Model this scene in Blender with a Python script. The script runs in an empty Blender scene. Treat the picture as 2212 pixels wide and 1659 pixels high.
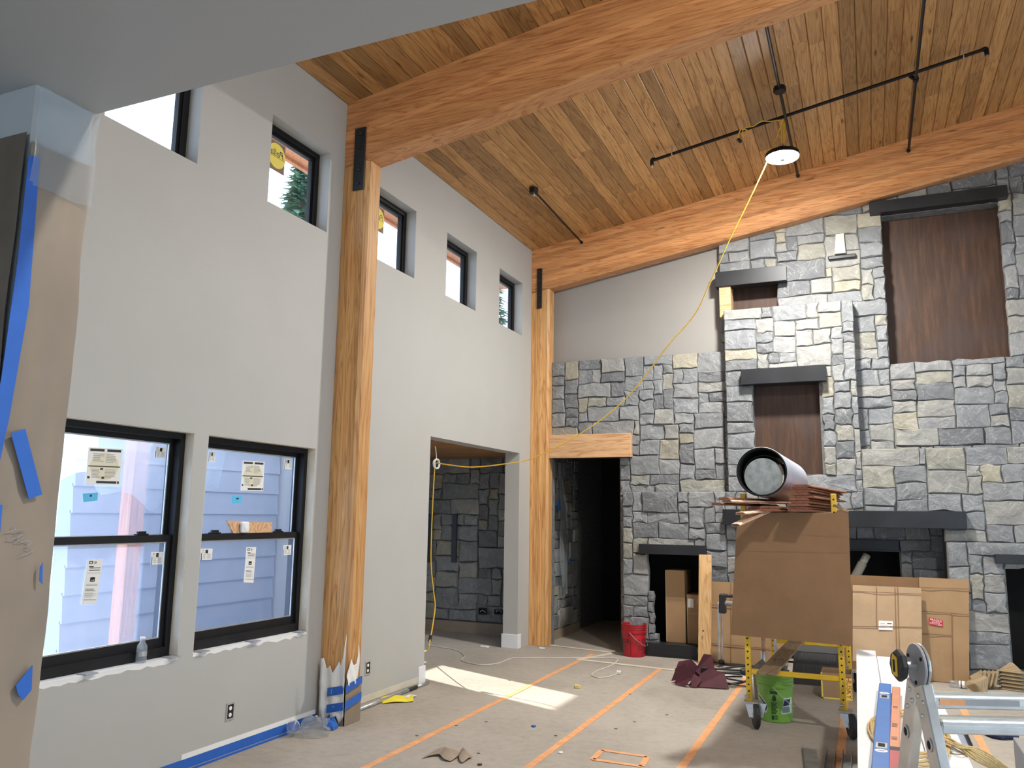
import bpy, bmesh, math, random
from mathutils import Vector, Matrix, noise as mnoise
rnd = random.Random(7)
S = bpy.context.scene
COL = S.collection
# ------------------------------------------------------------------ camera
FPX, W, Hh = 1749.80, 2212.0, 1659.0
EYE = Vector((0, 0, 1.65))
yaw, pit, rol = math.radians(-23.70025), math.radians(9.17197), math.radians(0.76605)
cf = Vector((math.sin(yaw)*math.cos(pit), math.cos(yaw)*math.cos(pit), math.sin(pit)))
r0 = Vector((math.cos(yaw), -math.sin(yaw), 0)); u0 = r0.cross(cf)
cr = math.cos(rol)*r0 + math.sin(rol)*u0; cu = cr.cross(cf)
cam = bpy.data.cameras.new('camera'); cam.sensor_fit = 'HORIZONTAL'; cam.sensor_width = 36.0
cam.lens = FPX/W*36.0; cam.clip_start = 0.05; cam.clip_end = 200
camo = bpy.data.objects.new('camera', cam); COL.objects.link(camo)
camo.matrix_world = Matrix(((cr.x, cu.x, -cf.x, EYE.x), (cr.y, cu.y, -cf.y, EYE.y), (cr.z, cu.z, -cf.z, EYE.z), (0, 0, 0, 1)))
S.camera = camo
def ray(x, y): return cf + cr*((x-W/2)/FPX) - cu*((y-Hh/2)/FPX)
def PX(x, y, axis, val):            # photo pixel -> point on the plane axis=val
    d = ray(x, y); a = 'xyz'.index(axis); return EYE + d*((val-EYE[a])/d[a])
def FL(x, y): return PX(x, y, 'z', 0.0)
# ------------------------------------------------------------------ world, sun, exposure
wd = bpy.data.worlds.new('sky'); S.world = wd; wd.use_nodes = True
nt = wd.node_tree; bg = nt.nodes['Background']
bg.inputs[0].default_value = (0.58, 0.77, 1.0, 1); bg.inputs[1].default_value = 4.2
SUN_DIR = Vector((0.925, -0.38, -0.455)).normalized()
sl = bpy.data.lights.new('sun', 'SUN'); sl.energy = 16.0; sl.angle = math.radians(0.6); sl.color = (1.0, 0.93, 0.80)
so = bpy.data.objects.new('sun', sl); COL.objects.link(so)
so.rotation_euler = SUN_DIR.to_track_quat('-Z', 'Y').to_euler(); so.location = (-12, 14, 9)
S.view_settings.view_transform = 'Standard'; S.view_settings.look = 'None'
S.view_settings.gamma = 1.0; S.view_settings.use_curve_mapping = False
S.view_settings.exposure = 0.0
LAMP = 1320.0                        # radiance of the hanging LED lamp; the added fill lamp takes a share
# ------------------------------------------------------------------ mesh builder
class MB:
    def __init__(s): s.v = []; s.f = []
    def add(s, vs, fs):
        b = len(s.v); s.v += [tuple(p) for p in vs]; s.f += [tuple(i+b for i in q) for q in fs]; return s
    def box(s, x0, x1, y0, y1, z0, z1):
        return s.add([(x0,y0,z0),(x1,y0,z0),(x1,y1,z0),(x0,y1,z0),(x0,y0,z1),(x1,y0,z1),(x1,y1,z1),(x0,y1,z1)],
                     [(0,3,2,1),(4,5,6,7),(0,1,5,4),(1,2,6,5),(2,3,7,6),(3,0,4,7)])
    def hexa(s, bot, top):
        return s.add(list(bot)+list(top), [(3,2,1,0),(4,5,6,7),(0,1,5,4),(1,2,6,5),(2,3,7,6),(3,0,4,7)])
    def prism(s, poly, vec):
        n = len(poly); vec = Vector(vec); a = [Vector(p) for p in poly]; b = [p+vec for p in a]
        nor = Vector((0,0,0))
        for i in range(n): nor += a[i].cross(a[(i+1) % n])
        flip = nor.dot(vec) > 0
        fs = [tuple(range(n)), tuple(range(2*n-1, n-1, -1))]+[(i, n+i, n+(i+1) % n, (i+1) % n) for i in range(n)]
        if flip: fs = [tuple(reversed(q)) for q in fs]
        return s.add(a+b, fs)
    def bar(s, p, q, w, h, up=(0,0,1)):
        p = Vector(p); q = Vector(q); d = (q-p).normalized(); up = Vector(up)
        sd = d.cross(up)
        if sd.length < 1e-4: sd = d.cross(Vector((0,1,0)))
        sd.normalize(); uu = sd.cross(d).normalized(); a = sd*w/2; b = uu*h/2
        return s.add([p-a-b,p+a-b,p+a+b,p-a+b,q-a-b,q+a-b,q+a+b,q-a+b],
                     [(0,1,2,3),(7,6,5,4),(0,4,5,1),(1,5,6,2),(2,6,7,3),(3,7,4,0)])
    def tube(s, pts, r, n=8, caps=True, rs=None):
        pts = [Vector(p) for p in pts]; N = len(pts); ring0 = None; vs = []; t0 = (pts[1]-pts[0]).normalized()
        nrm = t0.orthogonal().normalized()
        for i, p in enumerate(pts):
            t = (pts[min(i+1, N-1)]-pts[max(i-1, 0)]).normalized()
            nrm = (nrm - t*nrm.dot(t));
            if nrm.length < 1e-6: nrm = t.orthogonal()
            nrm.normalize(); bi = t.cross(nrm); rr = rs[i] if rs else r
            vs += [p+(nrm*math.cos(2*math.pi*k/n)+bi*math.sin(2*math.pi*k/n))*rr for k in range(n)]
        fs = [(i*n+k, i*n+(k+1) % n, (i+1)*n+(k+1) % n, (i+1)*n+k) for i in range(N-1) for k in range(n)]
        if caps: fs += [tuple(range(n-1, -1, -1)), tuple((N-1)*n+k for k in range(n))]
        return s.add(vs, fs)
    def cyl(s, p, q, r, n=16, r2=None): return s.tube([p, q], r, n, True, [r, r if r2 is None else r2])
    def lathe(s, prof, c=(0,0,0), n=32, ax=(0,0,1), cap0=False, cap1=False):
        c = Vector(c); ax = Vector(ax).normalized(); a = ax.orthogonal().normalized(); b = ax.cross(a); vs = []
        for r, z in prof: vs += [c+ax*z+(a*math.cos(2*math.pi*k/n)+b*math.sin(2*math.pi*k/n))*r for k in range(n)]
        m = len(prof)
        fs = [(i*n+k, i*n+(k+1) % n, (i+1)*n+(k+1) % n, (i+1)*n+k) for i in range(m-1) for k in range(n)]
        if cap0: fs.append(tuple(range(n-1, -1, -1)))
        if cap1: fs.append(tuple((m-1)*n+k for k in range(n)))
        return s.add(vs, fs)
    def grid(s, P):                      # P[i][j] points -> surface
        m, n = len(P), len(P[0]); 
        return s.add([p for row in P for p in row], [(i*n+j, i*n+j+1, (i+1)*n+j+1, (i+1)*n+j) for i in range(m-1) for j in range(n-1)])
    def xf(s, M):
        s.v = [tuple(M @ Vector(p)) for p in s.v]; return s
    def build(s, name, mat, parent=None, smooth=False, bevel=0.0, solid=0.0, local=False, seg=1):
        off = Vector((0,0,0)); p = parent
        while p is not None and not local: off += p.location; p = p.parent
        me = bpy.data.meshes.new(name); me.from_pydata([(v[0]-off.x, v[1]-off.y, v[2]-off.z) for v in s.v], [], s.f)
        me.materials.append(mat); me.validate()
        if bevel:
            bm = bmesh.new(); bm.from_mesh(me); bmesh.ops.remove_doubles(bm, verts=bm.verts, dist=1e-5)
            bmesh.ops.bevel(bm, geom=[e for e in bm.edges if len(e.link_faces) == 2 and e.calc_face_angle(0) > 0.5], offset=bevel, segments=seg, affect='EDGES', profile=0.5, clamp_overlap=True)
            bm.to_mesh(me); bm.free()
        if smooth: me.polygons.foreach_set('use_smooth', [True]*len(me.polygons))
        o = bpy.data.objects.new(name, me); COL.objects.link(o)
        if parent is not None: o.parent = parent
        if solid:
            md = o.modifiers.new('thick', 'SOLIDIFY'); md.thickness = solid; md.offset = 0
        return o
def smooth_pts(pts, k=6):
    pts = [Vector(p) for p in pts]; out = []
    for i in range(len(pts)-1):
        a, b, c, d = pts[max(i-1,0)], pts[i], pts[i+1], pts[min(i+2,len(pts)-1)]
        for j in range(k):
            t = j/k; out.append(0.5*((2*b)+(c-a)*t+(2*a-5*b+4*c-d)*t*t+(3*b-a-3*c+d)*t**3))
    out.append(pts[-1]); return out
def thing(name, label, cat, loc=(0,0,0), group=None):
    o = bpy.data.objects.new(name, None); COL.objects.link(o); o.location = loc; o.empty_display_size = 0.1
    return tag(o, label, cat, group)
def tag(o, label, cat, group=None):
    o['label'] = label; o['category'] = cat
    if group: o['group'] = group
    return o
def struct(o, label=None, cat=None):
    o['kind'] = 'structure'
    if label: o['label'] = label
    if cat: o['category'] = cat
    return o
def slab(axis, t0, t1, u0, u1, v0, v1, holes=()):
    us = sorted({u0, u1, *[h[0] for h in holes if u0 < h[0] < u1], *[h[1] for h in holes if u0 < h[1] < u1]})
    vs = sorted({v0, v1, *[h[2] for h in holes if v0 < h[2] < v1], *[h[3] for h in holes if v0 < h[3] < v1]})
    def solid(i, j):
        if i < 0 or j < 0 or i >= len(us)-1 or j >= len(vs)-1: return False
        a, b = (us[i]+us[i+1])/2, (vs[j]+vs[j+1])/2
        return not any(h[0] < a < h[1] and h[2] < b < h[3] for h in holes)
    def pt(t, u, v): return {'x': (t,u,v), 'y': (u,t,v), 'z': (u,v,t)}[axis]
    m = MB()
    for i in range(len(us)-1):
        for j in range(len(vs)-1):
            if not solid(i, j): continue
            a, b, c, d = us[i], us[i+1], vs[j], vs[j+1]
            m.add([pt(t0,a,c),pt(t0,b,c),pt(t0,b,d),pt(t0,a,d)], [(0,1,2,3)]); m.add([pt(t1,a,c),pt(t1,b,c),pt(t1,b,d),pt(t1,a,d)], [(3,2,1,0)])
            for ok, e in ((solid(i-1,j), ((a,c),(a,d))), (solid(i+1,j), ((b,d),(b,c))), (solid(i,j-1), ((b,c),(a,c))), (solid(i,j+1), ((a,d),(b,d)))):
                if not ok: (p, q), (r, s_) = e; m.add([pt(t0,p,q),pt(t0,r,s_),pt(t1,r,s_),pt(t1,p,q)], [(0,1,2,3)])
    return m
# ------------------------------------------------------------------ materials
def new_mat(name):
    m = bpy.data.materials.new(name); m.use_nodes = True; t = m.node_tree
    return m, t, t.nodes['Principled BSDF']
def L(t, a, b): t.links.new(a, b)
def N(t, typ, **kw):
    n = t.nodes.new(typ)
    for k, v in kw.items():
        if k[0] == '_': n.inputs[int(k[1:])].default_value = v
        else: setattr(n, k, v)
    return n
def ramp(t, fac, stops):
    r = t.nodes.new('ShaderNodeValToRGB'); e = r.color_ramp.elements
    while len(e) < len(stops): e.new(0.5)
    for q, (p, c) in zip(e, stops): q.position = p; q.color = (*c, 1) if len(c) == 3 else c
    L(t, fac, r.inputs[0]); return r
def objcoord(t, rand=True, scale=(1,1,1)):
    tc = N(t, 'ShaderNodeTexCoord'); mp = N(t, 'ShaderNodeMapping'); L(t, tc.outputs['Object'], mp.inputs[0]); mp.inputs['Scale'].default_value = scale
    if not rand: return mp.outputs[0], None
    oi = N(t, 'ShaderNodeObjectInfo'); mu = N(t, 'ShaderNodeVectorMath', operation='SCALE'); cb = N(t, 'ShaderNodeCombineXYZ')
    for i in range(3): L(t, oi.outputs['Random'], cb.inputs[i])
    mu.inputs['Scale'].default_value = 37.0; L(t, cb.outputs[0], mu.inputs[0])
    ad = N(t, 'ShaderNodeVectorMath', operation='ADD'); L(t, mp.outputs[0], ad.inputs[0]); L(t, mu.outputs[0], ad.inputs[1])
    return ad.outputs[0], oi.outputs['Random']
def noise(t, vec, scale, detail=4, rough=.55, dist=0):
    n = N(t, 'ShaderNodeTexNoise'); n.inputs['Scale'].default_value = scale; n.inputs['Detail'].default_value = detail
    n.inputs['Roughness'].default_value = rough; n.inputs['Distortion'].default_value = dist; L(t, vec, n.inputs['Vector']); return n.outputs['Fac']
def mix(t, fac, a, b, mode='MIX'):
    n = N(t, 'ShaderNodeMix', data_type='RGBA', blend_type=mode)
    for i, x in ((0, fac), (6, a), (7, b)):
        if hasattr(x, 'is_linked'): L(t, x, n.inputs[i])
        else: n.inputs[i].default_value = x if i == 0 else (*x, 1)
    return n.outputs[2]
def bump(t, b, h, strength=.3, dist=.01):
    n = N(t, 'ShaderNodeBump'); n.inputs['Strength'].default_value = strength; n.inputs['Distance'].default_value = dist
    L(t, h, n.inputs['Height']); L(t, n.outputs[0], b.inputs['Normal'])
def M(name, col, rough=.6, metal=0., var=.12, nscale=6., bmp=0., bscale=60., spec=.5):
    m, t, b = new_mat(name); v, r = objcoord(t)
    f = noise(t, v, nscale); c0 = [c*(1-var) for c in col]; c1 = [min(1, c*(1+var)) for c in col]
    rp = ramp(t, f, [(.3, c0), (.7, c1)]); L(t, rp.outputs[0], b.inputs['Base Color'])
    b.inputs['Roughness'].default_value = rough; b.inputs['Metallic'].default_value = metal; b.inputs['Specular IOR Level'].default_value = spec
    if bmp: bump(t, b, noise(t, v, bscale, 3), bmp)
    return m
def wood(name, dark, mid, light, axis, rough=.45, gs=1.0, knots=.5, var=.35, spec=.4):
    m, t, b = new_mat(name)
    sc = {'x': (.35, 6, 6), 'y': (6, .35, 6), 'z': (6, 6, .35)}[axis]
    v, r = objcoord(t, True, [s*gs for s in sc])
    g = noise(t, v, 1.6, 3, .5, .8); w = N(t, 'ShaderNodeMath', operation='MULTIPLY'); L(t, g, w.inputs[0]); w.inputs[1].default_value = 9
    fr = N(t, 'ShaderNodeMath', operation='FRACT'); L(t, w.outputs[0], fr.inputs[0])
    rp = ramp(t, fr.outputs[0], [(0, mid), (.42, light), (.74, mid), (.92, dark), (1, mid)])
    fine = noise(t, v, 14, 4, .6)
    c = mix(t, .35, rp.outputs[0], ramp(t, fine, [(.3, dark), (.7, light)]).outputs[0])
    tone = ramp(t, r, [(0, [1-var]*3), (.35, [1.0, .97, .93]), (.7, [1+var*.35, 1+var*.3, 1+var*.2]), (1, [1+var*.7]*3)])
    c = mix(t, 1.0, c, tone.outputs[0], 'MULTIPLY')
    ks = {'x': (1.0, 5, 5), 'y': (5, 1.0, 5), 'z': (5, 5, 1.0)}[axis]
    kv, _ = objcoord(t, True, ks); vo = N(t, 'ShaderNodeTexVoronoi'); vo.inputs['Scale'].default_value = 1.25; L(t, kv, vo.inputs['Vector'])
    kr = ramp(t, vo.outputs['Distance'], [(.0, (1,1,1)), (.05, (.9,.9,.9)), (.085, (.25,.25,.25)), (.13, (0,0,0))])
    km = N(t, 'ShaderNodeMath', operation='MULTIPLY'); L(t, kr.outputs[0], km.inputs[0]); km.inputs[1].default_value = knots
    c = mix(t, km.outputs[0], c, [x*.35 for x in dark]); L(t, c, b.inputs['Base Color'])
    b.inputs['Roughness'].default_value = rough; b.inputs['Specular IOR Level'].default_value = spec
    bump(t, b, fine, .08); return m
def stone_mat(name, gain=1.0):
    m, t, b = new_mat(name); v, r = objcoord(t)
    base = ramp(t, r, [(0, (.18,.19,.205)), (.14, (.235,.25,.265)), (.36, (.29,.30,.31)), (.54, (.26,.275,.295)), (.70, (.33,.33,.315)), (.86, (.32,.315,.275)), (.93, (.38,.355,.285)), (.965, (.21,.22,.235)), (1, (.35,.365,.38))])
    base.color_ramp.interpolation = 'CONSTANT'
    n1 = noise(t, v, 5, 6, .6, .8); c = mix(t, 1.0, base.outputs[0], ramp(t, n1, [(.25, (.72,.72,.74)), (.6, (1.05,1.05,1.03)), (.8, (1.3,1.27,1.2))]).outputs[0], 'MULTIPLY')
    n2 = noise(t, v, 3.2, 3, .5, 2.5); vein = ramp(t, n2, [(.485, (0,0,0)), (.5, (.55,.55,.55)), (.515, (0,0,0))])
    c = mix(t, vein.outputs[0], c, (.5,.5,.5)); c = mix(t, 1.0, c, (gain,gain,gain), 'MULTIPLY'); L(t, c, b.inputs['Base Color'])
    b.inputs['Roughness'].default_value = .62; b.inputs['Specular IOR Level'].default_value = .35
    ad = N(t, 'ShaderNodeMath', operation='ADD'); L(t, noise(t, v, 9, 8, .62, 1.0), ad.inputs[0]); L(t, n2, ad.inputs[1]); bump(t, b, ad.outputs[0], .55, .03); return m
def emit(name, col, st):
    m, t, b = new_mat(name); e = N(t, 'ShaderNodeEmission'); e.inputs[0].default_value = (*col, 1); e.inputs[1].default_value = st
    L(t, e.outputs[0], t.nodes['Material Output'].inputs[0]); return m
def glass(name, tint=(.96,.98,1.0), haze=0.0, ior=1.45, hz=(.8,.85,.9)):
    m, t, b = new_mat(name); tr = N(t, 'ShaderNodeBsdfTransparent'); tr.inputs[0].default_value = (*tint, 1)
    gl = N(t, 'ShaderNodeBsdfGlossy'); gl.inputs['Roughness'].default_value = .04 if haze < .2 else .25
    lw = N(t, 'ShaderNodeLayerWeight'); lw.inputs[0].default_value = .5; pw_ = N(t, 'ShaderNodeMath', operation='POWER'); L(t, lw.outputs['Facing'], pw_.inputs[0]); pw_.inputs[1].default_value = 5
    fr = N(t, 'ShaderNodeMath', operation='MULTIPLY_ADD'); L(t, pw_.outputs[0], fr.inputs[0]); fr.inputs[1].default_value = .9; fr.inputs[2].default_value = .04
    mx = N(t, 'ShaderNodeMixShader'); L(t, fr.outputs[0], mx.inputs[0]); L(t, tr.outputs[0], mx.inputs[1]); L(t, gl.outputs[0], mx.inputs[2]); out = mx
    if haze:
        df = N(t, 'ShaderNodeBsdfTranslucent'); df.inputs[0].default_value = (*hz, 1); d2 = N(t, 'ShaderNodeBsdfDiffuse'); d2.inputs[0].default_value = (*hz, 1)
        dd = N(t, 'ShaderNodeMixShader'); dd.inputs[0].default_value = .5; L(t, df.outputs[0], dd.inputs[1]); L(t, d2.outputs[0], dd.inputs[2])
        m2 = N(t, 'ShaderNodeMixShader'); m2.inputs[0].default_value = haze; L(t, mx.outputs[0], m2.inputs[1]); L(t, dd.outputs[0], m2.inputs[2]); out = m2
    L(t, out.outputs[0], t.nodes['Material Output'].inputs[0]); return m
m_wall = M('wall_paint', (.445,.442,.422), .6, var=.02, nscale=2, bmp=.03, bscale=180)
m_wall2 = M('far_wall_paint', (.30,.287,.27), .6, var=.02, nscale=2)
m_soffit = M('soffit_paint', (.44,.43,.41), .55, var=.02, nscale=2)
m_prime = M('white_primed_trim', (.78,.80,.83), .4, var=.03)
m_black = M('black_steel', (.018,.02,.024), .42, .2, var=.3, nscale=3)
m_frame = M('black_window_frame', (.008,.008,.009), .5, var=.2, spec=.3)
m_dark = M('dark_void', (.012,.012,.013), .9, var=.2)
m_mortar = M('stone_joint', (.15,.15,.15), .95, var=.3, nscale=20)
m_stone = stone_mat('ledge_stone', .88); m_stone2 = stone_mat('hall_stone', .8)
m_ceilw = wood('fir_ceiling', (.22,.095,.03), (.42,.22,.08), (.55,.31,.12), 'y', .45, 1.0, .9, .36)
m_hallw = wood('hall_ceiling_wood', (.16,.07,.025), (.30,.15,.055), (.38,.2,.08), 'x', .45, 1.0, .3, .25)
m_beam = wood('glulam_beam', (.40,.14,.045), (.66,.31,.125), (.78,.41,.18), 'x', .45, .8, .8, .2)
m_post = wood('glulam_post', (.40,.16,.05), (.62,.325,.12), (.74,.45,.19), 'z', .45, .8, .6, .28)
m_lint = wood('cedar_lintel', (.38,.18,.08), (.60,.36,.19), (.72,.47,.27), 'x', .45, .8, .4, .1)
m_stud = wood('pine_stud', (.5,.27,.10), (.72,.45,.21), (.80,.55,.29), 'z', .5, .8, .9, .1)
m_rust = None
def rust():
    m, t, b = new_mat('rusted_steel'); v, r = objcoord(t, True, (9, 9, .9)); n1 = noise(t, v, 2.2, 8, .65); v2, _ = objcoord(t); n2 = noise(t, v2, 2.0, 4, .6)
    c = ramp(t, n1, [(.2, (.020,.009,.005)), (.5, (.050,.021,.010)), (.7, (.088,.040,.018)), (.85, (.13,.07,.035))])
    c2 = mix(t, ramp(t, n2, [(.45, (0,0,0)), (.65, (.55,.55,.55))]).outputs[0], c.outputs[0], (.05,.033,.03))
    L(t, c2, b.inputs['Base Color']); b.inputs['Roughness'].default_value = .6; bump(t, b, n1, .1); return m
m_rust = rust()
def floor_mat():
    m, t, b = new_mat('floor_paper'); v, r = objcoord(t, False); n1 = noise(t, v, .9, 6, .6, .5); n2 = noise(t, v, 14, 6, .7)
    c = ramp(t, n1, [(.25, (.31,.275,.235)), (.55, (.395,.355,.305)), (.8, (.455,.415,.37))]).outputs[0]
    c = mix(t, 1.0, c, ramp(t, n2, [(.25, (.82,.82,.82)), (.5, (1,1,1)), (.75, (1.07,1.07,1.07))]).outputs[0], 'MULTIPLY')
    sp = noise(t, v, 42, 2, .5); c = mix(t, ramp(t, sp, [(.73, (0,0,0)), (.76, (.7,.7,.7))]).outputs[0], c, (.75,.74,.72))
    sc = noise(t, v, 30, 3, .6, 1.5); c = mix(t, ramp(t, sc, [(.24, (.5,.5,.5)), (.29, (0,0,0))]).outputs[0], c, (.12,.105,.09))
    L(t, c, b.inputs['Base Color']); b.inputs['Roughness'].default_value = .72; bump(t, b, n2, .12, .004); return m
m_floor = floor_mat()
m_glass = glass('window_glass'); m_glass2 = glass('hazed_window_glass', (.88,.92,1.0), .10, hz=(.55,.68,1.0)); m_film = glass('plastic_film', (.9,.93,.96), .28); m_clear = glass('clear_plastic', (.85,.87,.88), .22)  # m_glass2: bluish haze mixed into the panes to imitate bright outdoor light
m_blue = M('blue_tape', (.02,.12,.48), .5, var=.12); m_orange = M('orange_tape', (.76,.37,.17), .6, var=.14, nscale=14)
m_cream = M('cream_tape', (.64,.58,.47), .65, var=.1); m_paperb = M('masking_paper', (.29,.225,.165), .62, var=.15, nscale=2.5, bmp=.25, bscale=5)
m_white = M('white_paper', (.82,.82,.80), .6, var=.03); m_ink = M('black_ink', (.03,.03,.03), .6, var=.1)
m_yel = M('yellow_paint', (.72,.46,.02), .38, var=.12); m_galv = M('galvanised', (.55,.56,.56), .35, .7, var=.15, nscale=15)
m_alu = M('aluminium', (.66,.66,.64), .34, .85, var=.16, nscale=9, bmp=.05); m_rubber = M('black_rubber', (.02,.02,.022), .6)
m_card = M('cardboard', (.36,.225,.115), .8, var=.07, nscale=4); m_card2 = M('pale_cardboard', (.42,.29,.175), .8, var=.08, nscale=4); m_cardd = M('brown_cardboard', (.24,.13,.058), .75, var=.06)
m_red = M('red_plastic', (.42,.008,.018), .4, var=.25, nscale=9); m_green = M('green_plastic', (.17,.36,.055), .38, var=.1)
m_cord = M('yellow_cord', (.82,.52,.05), .4, var=.08); m_tan = M('tan_cord', (.55,.40,.17), .45, var=.2, nscale=30); m_wcord = M('white_cord', (.6,.58,.54), .5)
m_siding = M('grey_siding', (.36,.385,.44), .6, var=.05)
# ================================================================== STRUCTURE
XL, XR = -4.121, 5.5
SL = 1/6.0
def cz(x): return 5.275 + SL*(x-XL)          # underside of the plank ceiling
floor = struct(MB().box(-7.0, 6.0, -4.0, 13.2, -0.12, 0.0).build('floor', m_floor), 'concrete floor covered in taped grey-tan protection paper', 'floor')
UPW = [(3.20,3.945), (4.665,5.415), (6.13,6.88), (7.555,8.295), (8.955,9.695)]
UZ = (4.006, 4.722)
LOW = [(2.93,4.11), (4.235,5.42)]; LZ = (0.72, 2.165)
DOOR = (7.315, 9.66, -.2, 2.44)
wl = struct(slab('x', XL-.20, XL, -4.0, 10.45, -.1, 5.5, [(a,b,*UZ) for a,b in UPW]+[(a,b,*LZ) for a,b in LOW]+[DOOR]).build('wall_left', m_wall), 'tall pale grey painted drywall with small high windows', 'wall')
DW = (-3.92, -2.95, -.2, 2.42)
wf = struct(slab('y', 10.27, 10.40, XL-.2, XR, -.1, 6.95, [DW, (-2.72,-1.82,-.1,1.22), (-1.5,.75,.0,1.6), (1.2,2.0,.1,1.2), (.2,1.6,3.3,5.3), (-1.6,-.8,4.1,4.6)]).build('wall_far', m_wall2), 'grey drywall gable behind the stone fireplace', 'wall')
struct(slab('x', XR, XR+.15, -4, 10.5, -.1, 7.2, [(2.2,5.2,.5,2.6),(6.4,9.4,.5,2.6),(-2.5,1.0,.5,2.4)]).build('wall_right', m_wall), 'pale grey drywall with wide openings added for sky fill', 'wall')  # unseen wall; openings put in so sky light fills the tall wall
struct(slab('y', -4.12, -4.0, XL-.2, XR+.15, -.1, 2.9, [(-3.2,-.4,.6,2.3),(.6,4.2,.6,2.3)]).build('wall_back', m_wall), 'pale grey drywall behind the low ceiling area', 'wall')  # unseen wall; openings put in as daylight fill for the low ceiling
SOF_Z, SOF_Y = 2.75, 1.481
struct(MB().box(XL, XR, -4.0, SOF_Y, SOF_Z, SOF_Z+.15).build('ceiling_low', m_soffit), 'low flat grey ceiling with a clean square edge', 'ceiling')
struct(MB().box(XL, XR, SOF_Y-.14, SOF_Y, SOF_Z+.15, 7.0).build('wall_header', m_wall), 'grey drywall rising above the low flat ceiling', 'wall')
stub = struct(MB().box(XL, -1.95, 1.305, SOF_Y-.004, 0, SOF_Z).build('wall_stub', m_wall), 'end of a short wall wrapped in masking paper', 'wall')
# plank ceiling -----------------------------------------------------
def sl4(x0, x1, y0, y1, d0, d1):           # sloped block: offsets d above the plank underside
    return MB().hexa([(x0,y0,cz(x0)+d0),(x1,y0,cz(x1)+d0),(x1,y1,cz(x1)+d0),(x0,y1,cz(x0)+d0)], [(x0,y0,cz(x0)+d1),(x1,y0,cz(x1)+d1),(x1,y1,cz(x1)+d1),(x0,y1,cz(x0)+d1)])
ceil_o = struct(sl4(XL-.25, XR+.2, SOF_Y-.2, 10.5, .022, .16).build('ceiling', m_dark), 'sloped fir plank ceiling rising away from the tall wall', 'ceiling')
pw = .132; nb = int((XR-XL)/pw)+1; cr_ = random.Random(11)
for i in range(nb):
    x0 = XL+i*pw+.0012; x1 = min(XL+(i+1)*pw-.0012, XR)
    cuts = [SOF_Y-.02]; y = SOF_Y+cr_.uniform(.8, 4.2)
    while y < 9.6: cuts.append(y); y += cr_.uniform(2.6, 4.6)
    cuts.append(10.30)
    for a, b in zip(cuts, cuts[1:]):
        c = .007; y0, y1 = a+.001, b-.001; h = .021
        P = [(x0,c),(x0+c,0),(x1-c,0),(x1,c),(x1,h),(x0,h)]
        cx, cy = (x0+x1)/2, (y0+y1)/2
        m = MB(); m.prism([(px, y0, cz(px)+d) for px, d in P], (0, y1-y0, 0)); m.v = [(v[0]-cx, v[1]-cy, v[2]-cz(cx)) for v in m.v]
        o = m.build('plank', m_ceilw, ceil_o, local=True); o.location = (cx, cy, cz(cx))
# beams and posts ----------------------------------------------------
def beam(y0, y1, label, dep=.605, n=12):
    t = thing('timber_beam', label, 'beam', (XL, y0, cz(XL)-dep)); h = dep/n
    for k in range(n):
        a, b = -dep+k*h+.0004, -dep+(k+1)*h-.0004
        if k == 0:
            c = .022; pr = [(y0+c,a),(y1-c,a),(y1,a+c),(y1,b),(y0,b),(y0,a+c)]
        else: pr = [(y0,a),(y1,a),(y1,b),(y0,b)]
        m = MB(); x0, x1 = XL+.002, XR
        m.add([(x0,yy,cz(x0)+d) for yy,d in pr]+[(x1,yy,cz(x1)+d) for yy,d in pr], [tuple(range(len(pr)))[::-1], tuple(range(len(pr), 2*len(pr)))]+[(i, (i+1) % len(pr), len(pr)+(i+1) % len(pr), len(pr)+i) for i in range(len(pr))])
        m.build('lamination', m_beam, t)
    return t
beam(5.62, 5.845, 'glulam roof beam standing on the post with the taped paper foot')
beam(10.02, 10.245, 'glulam roof beam running along the stone fireplace wall')
def post(y0, y1, label, xo=.255, n=6):
    t = thing('timber_post', label, 'post', (XL, y0, 0)); w = xo/n; zt = cz(XL)-.605
    for k in range(n):
        a, b = XL+.003+k*w, XL+.003+(k+1)*w-.0008; ztb = zt+SL*(b-XL); zta = zt+SL*(a-XL)
        c = .03
        pr = [(a,y0),(b,y0),(b,y1),(a,y1)] if k < n-1 else [(a,y0),(b-c,y0),(b,y0+c),(b,y1-c),(b-c,y1),(a,y1)]
        m = MB(); nn = len(pr)
        m.add([(x,y,0.002) for x,y in pr]+[(x,y,zt+SL*(x-XL)-.002) for x,y in pr], [tuple(range(nn))[::-1], tuple(range(nn, 2*nn))]+[(i,(i+1)%nn,nn+(i+1)%nn,nn+i) for i in range(nn)])
        m.build('lamination', m_post, t)
    return t
post(5.622, 5.84, 'glulam wall post with white paper and blue tape at its foot')
post(10.022, 10.24, 'glulam corner post beside the stone doorway')
def strap(px0, px1, py0, py1, Y, label):
    a, b = PX(px0, py0, 'y', Y), PX(px1, py1, 'y', Y); t = thing('steel_strap', label, 'strap', ((a.x+b.x)/2, Y, b.z))
    MB().box(a.x, b.x, Y-.012, Y, b.z, a.z).build('plate', m_black, t, bevel=.002)
    for f in (.1, .32, .68, .9):
        z = b.z+(a.z-b.z)*f; x = (a.x+b.x)/2
        MB().lathe([(.017,0),(.017,.008),(.010,.014)], (x, Y-.012, z), 8, (0,-1,0), True, True).build('bolt', m_black, t)
strap(769, 786, 279, 409, 5.619, 'black steel strap bolted across the beam and paper-footed post')
strap(1161, 1171, 581, 666, 10.019, 'black steel strap bolted to the corner post by the stone wall')
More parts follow.
